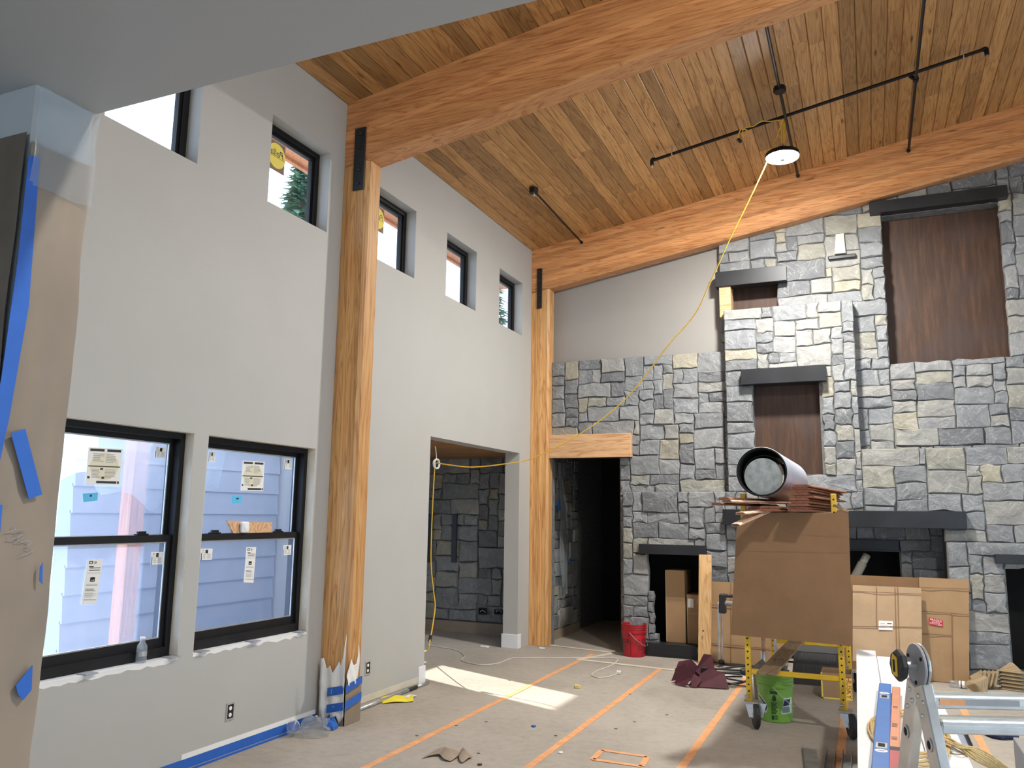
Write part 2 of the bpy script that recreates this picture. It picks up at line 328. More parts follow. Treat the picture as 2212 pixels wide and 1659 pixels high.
# ------------------------------------------------------------------ stone walls
SZ = [(5,3),(4,3),(6,3),(4,2),(5,2),(3,3),(7,3),(6,4),(3,2),(2,2),(7,2),(8,3),(5,4),(4,3),(2,3),(6,2),(5,3),(8,4)]
def stones(parent, tw, u0, u1, v0, v1, ok, seed, mat=None, cell=.064, depth=.085, proud=.014, jit=.19):
    r = random.Random(seed); nu, nv = max(1, round((u1-u0)/cell)), max(1, round((v1-v0)/cell)); du, dv = (u1-u0)/nu, (v1-v0)/nv
    free = [[ok(u0+(i+.5)*du, v0+(j+.5)*dv) for j in range(nv)] for i in range(nu)]
    J = {}
    def lat(i, j):
        if (i,j) not in J:
            a, b = r.uniform(-jit, jit)*du, r.uniform(-jit, jit)*dv
            if i in (0, nu): a *= .25
            if j in (0, nv): b *= .25
            J[(i,j)] = (u0+i*du+a, v0+j*dv+b)
        return J[(i,j)]
    cnt = 0
    for j in range(nv):
        for i in range(nu):
            if not free[i][j]: continue
            w, h = r.choice(SZ); run = 1
            while i+run < nu and free[i+run][j] and run < 9: run += 1
            w = min(w, run)
            if run-w == 1: w = run
            hh = 1
            while hh < h+1 and j+hh < nv and all(free[i+k][j+hh] for k in range(w)): hh += 1
            if hh > h and not (j+h == nv-1): hh = h
            h = min(hh, nv-j)
            for a in range(w):
                for b in range(h): free[i+a][j+b] = False
            pts = [lat(i+a, j) for a in range(w)]+[lat(i+w, j+b) for b in range(h)]+[lat(i+w-a, j+h) for a in range(w)]+[lat(i, j+h-b) for b in range(h)]
            if len(pts) > 12:          # thin out mid-edge points of long stones
                keep = {0, w, w+h, 2*w+h}; pts = [p for q, p in enumerate(pts) if q in keep or q % 2 == 0]
            n = len(pts); cu_, cv_ = sum(p[0] for p in pts)/n, sum(p[1] for p in pts)/n
            g = .0032; ins = min(.010, .1*min(w*du, h*dv)); pr = r.uniform(-.010, proud)+.002; tu, tv = r.uniform(-.05,.05), r.uniform(-.05,.05)
            def shr(p, e):
                x, y = p[0]-cu_, p[1]-cv_; l = math.hypot(x, y) or 1; k = max(.3, (l-e*1.3)/l); return x*k, y*k
            R0 = [shr(p, g) for p in pts]; R2 = [shr(p, g+ins*r.uniform(.6,1.3)) for p in pts]
            O = Vector(tw(cu_, cv_, 0))
            def wv(q, d): return Vector(tw(cu_+q[0], cv_+q[1], d))-O
            vs = [wv(q, -depth) for q in R0]+[wv(q, -.010+r.uniform(-.004,.003)) for q in R0]+[wv(q, pr+tu*q[0]+tv*q[1]+r.uniform(-.005,.004)) for q in R2]
            mm = (r.uniform(-.3,.3)*w*du/2, r.uniform(-.3,.3)*h*dv/2); vs.append(wv(mm, pr+.003+r.uniform(-.006,.006)))
            fs = [(k, (k+1) % n, n+(k+1) % n, n+k) for k in range(n)]+[(n+k, n+(k+1) % n, 2*n+(k+1) % n, 2*n+k) for k in range(n)]+[(2*n+k, 2*n+(k+1) % n, 3*n) for k in range(n)]
            mb = MB(); mb.add(vs, fs); o = mb.build('stone', mat or m_stone, parent, local=True); o.location = O; cnt += 1
    return cnt
def face(Y): return lambda u, v, d: (u, Y-d, v)
def inr(u, v, R): return R[0] < u < R[1] and R[2] < v < R[3]
def rect(x0, y0, x1, y1, Y):           # photo rectangle (two corners) -> x0,x1,z0,z1 on plane y=Y
    a, b = PX(x0, y0, 'y', Y), PX(x1, y1, 'y', Y); return (min(a.x,b.x), max(a.x,b.x), min(a.z,b.z), max(a.z,b.z))
Y1, Y2, Y3, Y6 = 10.15, 10.19, 9.985, 9.935
zt1 = PX(1370, 771, 'y', Y1).z
# opening rectangles
G = (PX(1902,460,'y',Y2).x, PX(2160,428,'y',Y2).x, PX(2050,783,'y',Y2).z, PX(2040,450,'y',Y2).z)
Fh = (PX(1580,616,'y',Y2).x, PX(1683,604,'y',Y2).x, 4.12, PX(1640,610,'y',Y2).z)
E_ = (PX(1626,900,'y',Y3).x, PX(1772,900,'y',Y3).x, PX(1700,1025,'y',Y3).z, PX(1700,820,'y',Y3).z)
Bh = (-2.53, -1.86, .0, 1.20); Ch = (-1.45, .73, .0, 1.62); Dh = (PX(2178,1300,'y',Y6).x, 2.05, -.1, PX(2180,1226,'y',Y6).z)
BR = (PX(1563,700,'y',Y3).x, PX(1850,800,'y',Y3).x, 1.9, PX(1700,659,'y',Y3).z)
LL = PX(1450,1062,'y',Y3).z; LR = PX(2040,967,'y',Y3).z; xLL = PX(1345,1150,'y',Y3).x
zS6 = PX(2130,1172,'y',Y6).z
def sect(name, label, Y, u0, u1, v0, v1, holes, ok, seed, back=10.27, **k):
    o = struct(slab('y', Y+.022, back, u0, u1, v0, v1, holes).build(name, m_mortar), label, 'wall')
    stones(o, face(Y), u0, u1, v0, v1, ok, seed, **k); return o
hA = (-3.86, -2.93, -.2, 2.66)
s1 = sect('wall_stone_field', 'grey ledge stone wall around the doorway beside the corner post', Y1, -3.87, -1.52, 0, zt1, [hA, (-2.72,-1.82,-.1,1.22)], lambda u,v: not inr(u,v,hA) and not (u > xLL+.04 and v < LL-.1), 3)
def zb(u): return cz(u)-.58
s2 = sect('wall_chimney_upper', 'upper stone wall around the tall rusted steel panel', Y2, PX(1553,600,'y',Y2).x, 2.15, 1.9, 5.75, [G, Fh], lambda u,v: not inr(u,v,G) and not inr(u,v,Fh) and v < zb(u)+.08 and not (BR[0]+.05 < u < BR[1]-.05 and v < BR[3]-.08) and not (u > .02 and v < LR-.08), 5, back=10.50)
s3 = sect('wall_chimney_breast', 'pale projecting stone chimney breast under the work lamp', Y3, BR[0], BR[1], LL, BR[3], [E_], lambda u,v: not inr(u,v,E_), 8)
s4 = sect('wall_hearth_side', 'stone wall around the log niche behind the red bucket', Y3, xLL, BR[1], 0, LL, [(-2.7,-1.84,-.1,1.2), Ch], lambda u,v: not inr(u,v,Ch) and not (v < 1.2 and u < -1.86 and u > (-2.545+.12*(1.2-v)/1.05)), 9)
s5 = sect('wall_hearth_right', 'stone wall above the wide black mantel', Y3, BR[1]+.002, 2.15, zS6, LR, [Ch], lambda u,v: not inr(u,v,Ch), 12)
s6 = sect('wall_hearth_base', 'lower stone ledge beside the dark square niche', Y6, Ch[1], 2.15, 0, zS6, [Dh], lambda u,v: not inr(u,v,Dh), 14)
Ci = (-1.25, PX(1946,1250,'y',10.42).x, .0, PX(1900,1166,'y',10.42).z)
s7 = sect('wall_firebox_surround', 'recessed stone surround inside the wide fireplace opening', 10.42, -1.5, .80, 0, 1.75, [Ci], lambda u,v: not inr(u,v,Ci), 15, back=10.6)
# recess linings and steel panels
def liner(parent, x0, x1, z0, z1, ya, yb, mat=None):
    t = .02; m = MB()
    m.box(x0-t,x0,ya,yb,z0,z1).box(x1,x1+t,ya,yb,z0,z1).box(x0-t,x1+t,ya,yb,z1,z1+t).box(x0-t,x1+t,yb,yb+t,z0,z1+t)
    if z0 > .05: m.box(x0-t,x1+t,ya,yb,z0-t,z0)
    return m.build('recess_liner', mat or m_dark, parent)
liner(s4, -2.68, -1.84, .14, 1.21, 10.06, 10.75); liner(s6, Dh[0]-.03, Dh[1], .0, Dh[3], 10.02, 10.7); liner(s7, Ci[0], Ci[1], 0, Ci[3], 10.5, 11.0)
MB().box(Ch[0]-.02,Ch[0],10.2,10.5,0,1.64).box(Ch[1],Ch[1]+.02,10.2,10.5,0,1.64).box(Ch[0],Ch[1],10.2,10.5,1.62,1.64).build('recess_liner', m_mortar, s5)
def panel(x0, x1, z0, z1, Y, label):
    o = MB().box(x0, x1, Y, Y+.012, z0, z1).build('steel_panel', m_rust, PP); o['label'] = label
PP = s2; panel(G[0]-.02, G[1]+.02, G[2]-.02, G[3]+.02, 10.40, 'tall rusted steel panel set high in the stone wall')
PP = s3; panel(E_[0]-.02, E_[1]+.02, E_[2]-.02, E_[3]+.02, 10.17, 'narrow rusted steel panel in the pale chimney breast')
PP = s2; panel(Fh[0]-.02, Fh[1]+.02, Fh[2], Fh[3]+.02, 10.36, 'small rusted steel panel beside the upright cedar block')
for R, Y, ya, yb in ((G, 0, 10.20, 10.43), (Fh, 0, 10.20, 10.39)):
    liner(s2, R[0]-.005, R[1]+.005, R[2]-.005, R[3]+.01, ya+.04, yb, m_mortar)
# mantels
def mantel(x0, y0, x1, y1, Yf, dep, label, tilt=0):
    R = rect(x0, y0, x1, y1, Yf); t = thing('mantel_beam', label, 'mantel', ((R[0]+R[1])/2, Yf, R[2]))
    MB().box(R[0], R[1], Yf, Yf+dep, R[2], R[3]).build('beam', m_black, t, bevel=.004)
    MB().box(R[0]-.001, R[0]+.006, Yf-.002, Yf+dep-.02, R[2]-.001, R[3]+.001).build('end_cap', m_black, t); MB().box(R[1]-.006, R[1]+.001, Yf-.002, Yf+dep-.02, R[2]-.001, R[3]+.001).build('end_cap', m_black, t)
    return R
mantel(1380, 1175, 1525, 1201, 9.90, .2, 'short black steel mantel over the log niche by the red bucket')
mC = (PX(1562,1125,'y',9.88).x, PX(2087,1120,'y',9.88).x, PX(2086,1143,'y',9.88).z, PX(2000,1104,'y',9.88).z)
t = thing('mantel_beam', 'long black steel mantel behind the brown cardboard sheet', 'mantel', (mC[0], 9.88, mC[2]))
MB().box(mC[0], mC[1], 9.88, 10.26, mC[2], mC[3]).build('beam', m_black, t, bevel=.004)
for xs in (mC[0], mC[1]): MB().box(xs-.004, xs+.004, 9.878, 10.2, mC[2]-.001, mC[3]+.001).build('end_cap', m_black, t)
mantel(2150, 1197, 2420, 1226, 9.86, .2, 'black steel mantel over the dark square niche by the pulp packing')
mantel(1600, 798, 1785, 822, 9.88, .24, 'black steel mantel over the narrow rusted panel')
mantel(1545, 588, 1699, 605, 10.06, .18, 'small black steel mantel above the cedar block')
mantel(1878, 436, 2177, 427, 10.08, .24, 'wide black steel mantel over the tall rusted panel') if False else None
gz0, gz1 = PX(2030,443,'y',10.08).z, PX(2030,417,'y',10.08).z
t = thing('mantel_beam', 'wide black steel mantel over the tall rusted panel', 'mantel', (PX(1878,450,'y',10.08).x, 10.08, gz0))
MB().box(PX(1878,450,'y',10.08).x, PX(2177,412,'y',10.08).x, 10.08, 10.30, gz0, gz1).build('beam', m_black, t, bevel=.004)
t = thing('firebox_lintel', 'black steel lintel across the firebox behind the cardboard', 'lintel', (Ci[0], 10.36, Ci[3]-.14))
MB().box(Ci[0]-.05, Ci[1]+.0, 10.37, 10.5, Ci[3]-.13, Ci[3]+.0).build('plate', m_black, t, bevel=.003); MB().box(Ci[0]-.05, Ci[1], 10.34, 10.37, Ci[3]-.13, Ci[3]-.115).build('flange', m_black, t)
R = (-2.62, -1.95, 0.0, PX(1450,1392,'y',9.93).z)
t = thing('hearth_sill', 'black steel sill below the log niche', 'hearth', (-2.3, 9.93, 0)); MB().box(R[0], R[1], 9.93, 10.10, 0.001, R[3]).build('sill', m_black, t, bevel=.003); MB().box(R[0], R[1], 9.925, 9.93, 0.001, .02).build('toe_plate', m_black, t)
# cedar lintel over doorway and cedar block by small mantel
R = rect(1187, 940, 1362, 987, 10.05); R = (-3.864, R[1], R[2], R[3])
t = thing('timber_lintel', 'pale cedar lintel over the dark doorway', 'lintel', (-3.3, 10.05, R[2])); MB().box(R[0], R[1], 10.05, 10.30, R[2], R[3]).build('timber', m_lint, t, bevel=.004); MB().box(R[0], R[1], 10.06, 10.30, R[2]-.004, R[2]).build('bearing_plate', m_black, t)
R = rect(1553, 614, 1580, 684, 10.10)
tag(MB().box(R[0], R[1], 10.09, 10.30, R[2], R[3]).build('cedar_block', m_lint, bevel=.004), 'upright cedar block under the small black mantel', 'block')
# missing stone patch
R = rect(1786, 507, 1850, 556, 10.16)
MB().box(R[0], R[1], 10.145, 10.17, R[2], R[2]+.05).build('stone', m_black, s2, bevel=.01)
mb = MB(); mb.prism([(R[0]+.08,10.15,R[2]+.07),(R[0]+.2,10.15,R[2]+.07),(R[0]+.19,10.15,R[3]-.01),(R[0]+.1,10.15,R[3]-.01)], (0,.03,0)); mb.build('mortar_patch', m_cream, s2)
# doorway passage --------------------------------------------------
ps = struct(MB().box(-4.12,-4.03,10.40,13.0,0,2.75).build('wall_passage_side', m_mortar), 'stone side wall inside the dark doorway', 'wall')
stones(ps, lambda u,v,d: (-3.99+d, u, v), 10.27, 11.6, .12, 2.6, lambda u,v: True, 21, depth=.05)
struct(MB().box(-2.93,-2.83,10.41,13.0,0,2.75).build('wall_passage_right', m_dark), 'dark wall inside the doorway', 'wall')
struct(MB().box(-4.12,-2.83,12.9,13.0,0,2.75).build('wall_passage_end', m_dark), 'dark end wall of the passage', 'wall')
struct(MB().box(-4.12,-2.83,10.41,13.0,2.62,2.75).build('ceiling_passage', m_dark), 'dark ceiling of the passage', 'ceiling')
struct(MB().box(-4.0,-3.965,10.27,11.6,0.001,.12).build('baseboard_passage', m_paperb), 'paper covered base along the passage stone', 'baseboard')
# entry hall left of the tall wall ----------------------------------
hs = struct(MB().box(-6.75,-4.32,10.66,10.8,0,2.6).build('wall_hall_stone', m_mortar), 'dim grey stone wall seen through the wide opening', 'wall')
slits = [rect(980,1110,985,1215,10.60), rect(928,1110,931,1215,10.60)]; boxes = [rect(1035,1312,1052,1328,10.60), rect(1069,1316,1087,1328,10.60)]
stones(hs, face(10.62), -6.75, -4.32, .16, 2.46, lambda u,v: True, 31, m_stone2, cell=.075)
struct(MB().box(-6.75,-4.33,10.585,10.66,0.001,.15).build('baseboard_hall', m_paperb), 'paper covered base below the hall stone', 'baseboard')
for s_, lb in zip(slits, ('well clear of the yellow cord', 'right behind the yellow cord')): tag(MB().box(s_[0]-.01,s_[1]+.01,10.575,10.60,s_[2],s_[3]).build('steel_slot', m_black, bevel=.002), 'narrow black vertical slot in the hall stone, '+lb, 'slot', 'black slots in the hall stone')
for b_, lb in zip(boxes, ('farther from the opening jamb', 'next to the opening jamb')):
    t = thing('junction_box', 'open black junction box low in the hall stone, '+lb, 'junction box', ((b_[0]+b_[1])/2, 10.58, b_[2]), 'junction boxes in the hall stone')
    slab('y', 10.572, 10.60, b_[0], b_[1], b_[2], b_[3], [(b_[0]+.012,b_[1]-.012,b_[2]+.012,b_[3]-.012)]).build('rim', m_black, t); MB().box(b_[0],b_[1],10.595,10.60,b_[2],b_[3]).build('back', m_dark, t)
    MB().tube(smooth_pts([(b_[0]+.02,10.59,b_[2]+.03),((b_[0]+b_[1])/2,10.575,b_[2]+.06),(b_[1]-.02,10.59,b_[2]+.03)]), .004, 6).build('wire', m_white, t)
HX = -6.6; hd = (8.42, 9.28, .04, 2.12)
struct(slab('x', HX-.15, HX, 7.1, 10.8, -.1, 2.7, [hd]).build('wall_hall_outer', m_wall), 'grey outer wall of the hall with a glazed door', 'wall')
struct(MB().box(HX-.15, XL-.2, 7.12, 7.24, 0, 2.7).build('wall_hall_near', m_wall), 'grey near wall of the hall', 'wall')
hc = struct(MB().box(HX, XL-.2, 7.24, 10.66, 2.475, 2.6).build('ceiling_hall', m_dark), 'low wooden plank ceiling of the hall', 'ceiling')
y = 7.24; k = 0
while y < 10.64:
    m = MB().box(HX, XL-.201, y+.001, min(y+.109, 10.655), 2.455, 2.474); c = ((HX+XL)/2, y+.055, 2.46); m.v = [(v[0]-c[0],v[1]-c[1],v[2]-c[2]) for v in m.v]
    o = m.build('plank', m_hallw, hc, local=True, bevel=.002); o.location = c; y += .11
dr = struct(slab('x', HX-.10, HX-.05, hd[0], hd[1], hd[2], hd[3], [(hd[0]+.1,hd[1]-.1,.25,1.0),(hd[0]+.1,hd[1]-.1,1.10,2.02)]).build('door_1', m_frame), 'black glazed hall door', 'door')
for z0, z1 in ((.25,1.0),(1.10,2.02)): MB().box(HX-.08,HX-.072,hd[0]+.09,hd[1]-.09,z0-.01,z1+.01).build('glass_pane', m_glass, dr)
# white base blocks at the wide opening and bare wall base
a, b = FL(1124,1399), FL(1085,1395)
struct(MB().box(XL-.215,XL+.012,9.645,9.75,.001,.17).build('baseboard_opening_far', m_prime, bevel=.003), 'short white base block at the far side of the opening', 'baseboard')
struct(MB().box(XL-.2,XL+.012,7.20,7.33,.001,.17).build('baseboard_opening_near', m_prime, bevel=.003), 'short white base block at the near side of the opening', 'baseboard')
struct(MB().box(XL,XL+.004,5.85,7.2,.02,.075).build('baseboard_gap', m_cream), 'unpainted strip of drywall along the wall base', 'baseboard')
# outlet boxes
def outlet(px0, py0, px1, py1, label):
    a, b = PX(px0,py0,'x',XL), PX(px1,py1,'x',XL); y0, y1, z0, z1 = a.y, b.y, b.z, a.z
    t = thing('outlet_box', label, 'outlet', (XL, (y0+y1)/2, z0))
    slab('x', XL, XL+.006, y0, y1, z0, z1, [(y0+.01,y1-.01,z0+.012,z1-.012)]).build('box_rim', m_galv, t); MB().box(XL,XL+.002,y0+.005,y1-.005,z0+.005,z1-.005).build('box_back', m_dark, t)
    for f in (.3,.68): MB().lathe([(.014,0),(.014,.004)], (XL+.002,(y0+y1)/2,z0+(z1-z0)*f), 10, (1,0,0), True, True).build('receptacle', m_white, t)
    for f in (.06,.94): MB().lathe([(.005,0),(.005,.003)], (XL+.006,(y0+y1)/2,z0+(z1-z0)*f), 8, (1,0,0), True, True).build('screw', m_galv, t)
outlet(489, 1520, 504, 1553, 'open outlet box below the paired lower windows'); outlet(789, 1429, 799, 1456, 'open outlet box between the tall post and the opening')
# ================================================================== WINDOWS
XG = XL-.145
def quad_px(c, plane, off=0.0):
    return [PX(x, y, 'x', plane) for x, y in c]
def sticker(parent, c, plane, mat, bars=(), name='sticker'):
    q = quad_px(c, plane)
    m = MB().prism([p+Vector((.001,0,0)) for p in q], (.0012,0,0)); s = m.build(name, mat, parent)
    by = {}
    for bb in bars:
        if bb[0] == 'c':
            _, uc, vc, ru, rv, mt = bb
            by.setdefault('c', (mt, MB()))[1].add([(q[0]*(1-u)+q[1]*u)*(1-v)+(q[3]*(1-u)+q[2]*u)*v+Vector((.0024,0,0)) for u, v in [(uc+ru*math.cos(k*.2618), vc+rv*math.sin(k*.2618)) for k in range(24)]], [tuple(range(24))]); continue
        u0,u1,v0,v1,mt = bb
        def bl(u, v): return (q[0]*(1-u)+q[1]*u)*(1-v)+(q[3]*(1-u)+q[2]*u)*v+Vector((.0026,0,0))
        by.setdefault(mt.name, (mt, MB()))[1].add([bl(u0,v0),bl(u1,v0),bl(u1,v1),bl(u0,v1)], [(0,1,2,3)])
    for mt, mm in by.values(): mm.build('print', mt, s)
    return s
m_stk = glass('clear_label', (.9,.9,.88), .55, hz=(.85,.85,.82)); m_stkw = M('label_paper', (.80,.80,.77), .6, var=.02)
m_cream2 = M('label_cream', (.70,.66,.50), .6, var=.04); m_ltape = M('light_blue_tape', (.10,.50,.80), .5, var=.05); m_sy = M('label_yellow', (.85,.70,.12), .6, var=.04); m_sbr = M('label_brown', (.22,.14,.10), .6, var=.05); m_grey = M('grey_ink', (.35,.35,.36), .6, var=.05)
def up_window(i, y0, y1, label):
    z0, z1 = UZ; xa, xb = XL-.19, XL-.115; f = .05
    w = struct(slab('x', xa, xb, y0, y1, z0, z1, [(y0+f,y1-f,z0+f,z1-f)]).build('window_%d' % i, m_frame), label, 'window')
    slab('x', xa+.015, xb-.02, y0+f, y1-f, z0+f, z1-f, [(y0+f+.025,y1-f-.025,z0+f+.025,z1-f-.025)]).build('glazing_stop', m_frame, w)
    MB().box(XG-.005, XG, y0+f+.01, y1-f-.01, z0+f+.01, z1-f-.01).build('glass_pane', m_glass, w); return w
LB = ['small high window half hidden by the low ceiling', 'small high window with a yellow round label left of the paper-footed post', 'small high window with a label just past the paper-footed post', 'small high window second from the corner post', 'small high window next to the corner post']
ups = [up_window(i+1, a, b, LB[i]) for i, (a, b) in enumerate(UPW)]
def text_mesh(txt, size=1.0, depth=0.0):
    cu_ = bpy.data.curves.new('t', 'FONT'); cu_.body = txt; cu_.size = size; cu_.extrude = depth; cu_.align_x = 'CENTER'; cu_.align_y = 'CENTER'
    o = bpy.data.objects.new('t', cu_); COL.objects.link(o); bpy.context.view_layer.update()
    me = bpy.data.meshes.new_from_object(o); bpy.data.objects.remove(o); bpy.data.curves.remove(cu_); return me
def text_obj(txt, size, mat, parent, M4, name='lettering', shear=0):
    me = text_mesh(txt, size); me.materials.clear(); me.materials.append(mat)
    if shear: me.transform(Matrix(((1,shear,0,0),(0,1,0,0),(0,0,1,0),(0,0,0,1))))
    off = Vector((0,0,0)); p = parent
    while p is not None: off += p.location; p = p.parent
    me.transform(Matrix.Translation(-off) @ M4)
    o = bpy.data.objects.new(name, me); COL.objects.link(o); o.parent = parent; return o
def basis(o, ex, ey):
    ex = Vector(ex).normalized(); ey = Vector(ey).normalized(); ez = ex.cross(ey)
    return Matrix(((ex.x,ey.x,ez.x,o[0]),(ex.y,ey.y,ez.y,o[1]),(ex.z,ey.z,ez.z,o[2]),(0,0,0,1)))
for w, cy, s in ((ups[1], 4.90, 1.0), (ups[2], 6.40, 1.0)):
    z = 4.50; st = MB().box(XG+.001, XG+.002, cy-.10, cy+.10, z-.13, z+.12).build('sticker', m_sbr, w)
    MB().lathe([(.105,0),(.105,.001)], (XG+.0025, cy, z), 28, (1,0,0), True, True).build('round_label', m_sy, st)
    text_obj('Pella', .085, m_ink, st, basis((XG+.0045, cy, z+.02), (0,-1,0), (0,0,1)), shear=.25)
    MB().box(XG+.0035, XG+.004, cy-.10, cy+.10, z-.014, z-.011).build('print', m_ink, st)
# faint tall label on the fourth
MB().box(XG+.001, XG+.002, 7.66, 7.75, 4.10, 4.42).build('sticker', m_stk, ups[3])
def low_window(i, y0, y1, label):
    z0, z1 = LZ; xa, xb = XL-.19, XL-.075; f = .045
    w = struct(slab('x', xa, xb, y0, y1, z0, z1, [(y0+f,y1-f,z0+f+.02,z1-f)]).build('window_%d' % i, m_frame), label, 'window')
    zm = PX(380, 1163, 'x', XL-.1).z
    a, b = y0+f, y1-f
    su = slab('x', XL-.165, XL-.135, a, b, zm-.02, z1-f, [(a+.03,b-.03,zm+.02,z1-f-.03)]).build('upper_sash', m_frame, w)
    sw = slab('x', XL-.13, XL-.095, a, b, z0+f+.02, zm+.025, [(a+.03,b-.03,z0+f+.075,zm-.02)]).build('lower_sash', m_frame, w)
    MB().box(XL-.152,XL-.147,a+.02,b-.02,zm,z1-f-.02).build('glass_pane', m_glass2, su); MB().box(XL-.115,XL-.11,a+.02,b-.02,z0+f+.05,zm).build('glass_pane', m_glass2, sw)
    slab('x', XL-.146, XL-.137, a+.03, b-.03, zm+.02, z1-f-.03, [(a+.038,b-.038,zm+.028,z1-f-.038)]).build('glazing_bead', m_galv, su)
    slab('x', XL-.109, XL-.10, a+.03, b-.03, z0+f+.075, zm-.02, [(a+.038,b-.038,z0+f+.083,zm-.028)]).build('glazing_bead', m_galv, sw)
    for yy in (a+.2, b-.22):
        MB().box(XL-.135,XL-.10,yy-.045,yy+.045,zm+.025,zm+.035).box(XL-.13,XL-.105,yy-.03,yy+.03,zm+.035,zm+.05).build('sash_lock', m_frame, sw, bevel=.003)
    # bare reveal liner and ragged sill skim
    MB().box(XL-.075,XL-.001,y1-.004,y1-.0005,z0+.01,z1-.002).box(XL-.075,XL-.001,y0+.0005,y0+.004,z0+.01,z1-.002).build('reveal_edge', m_cream, w); MB().box(XL-.075,XL-.001,y0,y1,z1-.004,z1-.001).build('reveal_head', m_cream, w)
    mb = MB(); n = 24; r = random.Random(i); P = [[],[]]
    for k in range(n+1):
        yy = y0+(y1-y0)*k/n; P[0].append((XL+.0015, yy, z0-.012-r.uniform(0,.025))); P[1].append((XL+.0015, yy, z0+.001))
    mb.grid(P); mb.box(XL-.075, XL+.003, y0, y1, z0-.002, z0+.003).build('sill_skim', m_white, w)
    for fr_ in ((.45,.97) if i == 6 else (.08,.5,.95)):
        yy = y0+(y1-y0)*fr_; MB().box(XL-.05,XL+.03,yy-.05,yy+.03,z0+.003,z0+.010).build('shim', m_grey, w)
    return w, su, sw
w6, su6, sw6 = low_window(6, *LOW[0], 'black double-hung window with plastic bottle on its sill')
w7, su7, sw7 = low_window(7, *LOW[1], 'black double-hung window with a wooden scrap on its rail')
K, Gr = m_ink, m_grey
def lines(u0, u1, v0, v1, n, mt=Gr, seed=1):
    r = random.Random(seed); h = (v1-v0)/n; return [(u0, u0+(u1-u0)*r.uniform(.6,1), v0+k*h, v0+k*h+h*.45, mt) for k in range(n)]
big = [('c',.5,.5,.42,.38,m_cream2), (.05,.46,.03,.10,K), (.54,.95,.03,.10,K), (.03,.97,.49,.52,K), (.30,.90,.90,.965,K), (.92,.98,.90,.965,K)]+lines(.15,.48,.16,.40,5,Gr,2)+lines(.52,.88,.16,.42,6,Gr,3)+lines(.14,.46,.58,.84,7,Gr,4)+lines(.52,.86,.58,.84,7,Gr,5)+[(.03,.10,.78,.84,K),(.44,.52,.78,.84,K),(.38,.47,.55,.60,K)]
tall = [(.12,.36,.03,.10,K),(.18,.30,.05,.085,m_stkw),(.44,.62,.04,.10,Gr),(.15,.45,.15,.175,K),(.22,.92,.185,.20,K),(.18,.9,.235,.25,K),(.1,.95,.30,.31,Gr),(.34,.66,.40,.50,K),(.4,.6,.425,.475,m_stkw)]+lines(.12,.95,.55,.60,2,Gr,6)+lines(.12,.92,.66,.72,3,K,7)+lines(.12,.95,.75,.86,5,Gr,8)+[(.1,.95,.90,.91,K)]
small = [(.4,.62,.1,.42,K),(.46,.56,.18,.34,m_stkw),(.04,.10,.4,1.0,K)]+lines(.2,.5,.45,.92,6,Gr,9)+lines(.55,.95,.45,.92,6,Gr,10)+lines(.1,.35,.1,.4,3,Gr,11)
PU, PL = XL-.146, XL-.109
sticker(su6, [(191,966),(265,970),(257,1048),(184,1046)], PU, m_stkw, big); sticker(su7, [(524,995),(571,998),(568,1061),(519,1060)], PU, m_stkw, big)
sticker(sw6, [(189,1209),(222,1208),(207,1305),(175,1305)], PL, m_stkw, tall); sticker(sw7, [(532,1182),(553,1182),(547,1259),(526,1258)], PL, m_stkw, tall)
sticker(su6, [(336,964),(360,967),(356,990),(333,988)], PU, m_stkw, small); sticker(sw6, [(327,1192),(352,1192),(350,1219),(325,1220)], PL, m_stkw, small)
sticker(su7, [(614,991),(631,992),(630,1014),(613,1012)], PU, m_stkw, small); sticker(sw7, [(612,1178),(629,1177),(628,1198),(611,1200)], PL, m_stkw, small)
sticker(su7, [(451,975),(465,976),(463,998),(449,997)], PU, m_stkw, small); sticker(sw7, [(433,1185),(459,1185),(457,1209),(433,1210)], PL, m_stkw, small)
sticker(su6, [(178,1066),(211,1064),(210,1081),(180,1085)], PU, m_ltape, [(.45,.6,.2,.45,K)], 'tape'); sticker(su7, [(500,1071),(523,1070),(521,1086),(500,1088)], PU, m_ltape, [(.4,.7,.3,.5,K)], 'tape')
# ================================================================== OUTSIDE
struct(MB().box(-40, XL-.2, -10, 7.05, -.3, -.12).box(-40, -7.0, 7.05, 40, -.3, -.12).build('ground', M('outdoor_slab', (.45,.43,.40), .8, var=.1, nscale=1)), 'pale ground outside the windows', 'ground')
XS = -5.85
sd = thing('siding_wall', 'grey lap-sided wall seen through the lower windows', 'wall', (XS, 6, -.1))
MB().box(XS-.16, XS-.02, 4.6, 7.08, -.12, 2.9).build('sheathing', m_siding, sd)
z = -.1
while z < 2.85:
    MB().prism([(XS-.02,4.6,z),(XS+.012,4.6,z),(XS-.012,4.6,z+.235),(XS-.02,4.6,z+.235)], (0,2.48,0)).build('siding_board', m_siding, sd); z += .215
m_cedar = wood('sunny_cedar', (.30,.11,.05), (.46,.19,.10), (.54,.25,.14), 'z', .6)
a = PX(258, 1420, 'x', -5.4)
t = thing('porch_post', 'salmon cedar post outside the lower window', 'post', (-5.4, a.y, -.12)); MB().box(-5.46,-5.34,a.y-.07,a.y+.07,-.11,2.5).build('shaft', m_cedar, t, bevel=.005); MB().box(-5.49,-5.31,a.y-.1,a.y+.1,-.12,-.08).build('base', m_galv, t)
P = []
for i in range(9):
    row = []
    for j in range(33):
        yy = 3.2+j*.075; sag = .08*math.sin(j*.33)+.05*math.sin(j*.9+i); zz = 2.5-(i/8)*(.72+.10*math.cos(j*.28)-.05*math.sin(j*1.1)); row.append((-5.25+.05*math.sin(j*.8+i*.5)*(i/8), yy, zz))
    P.append(row)
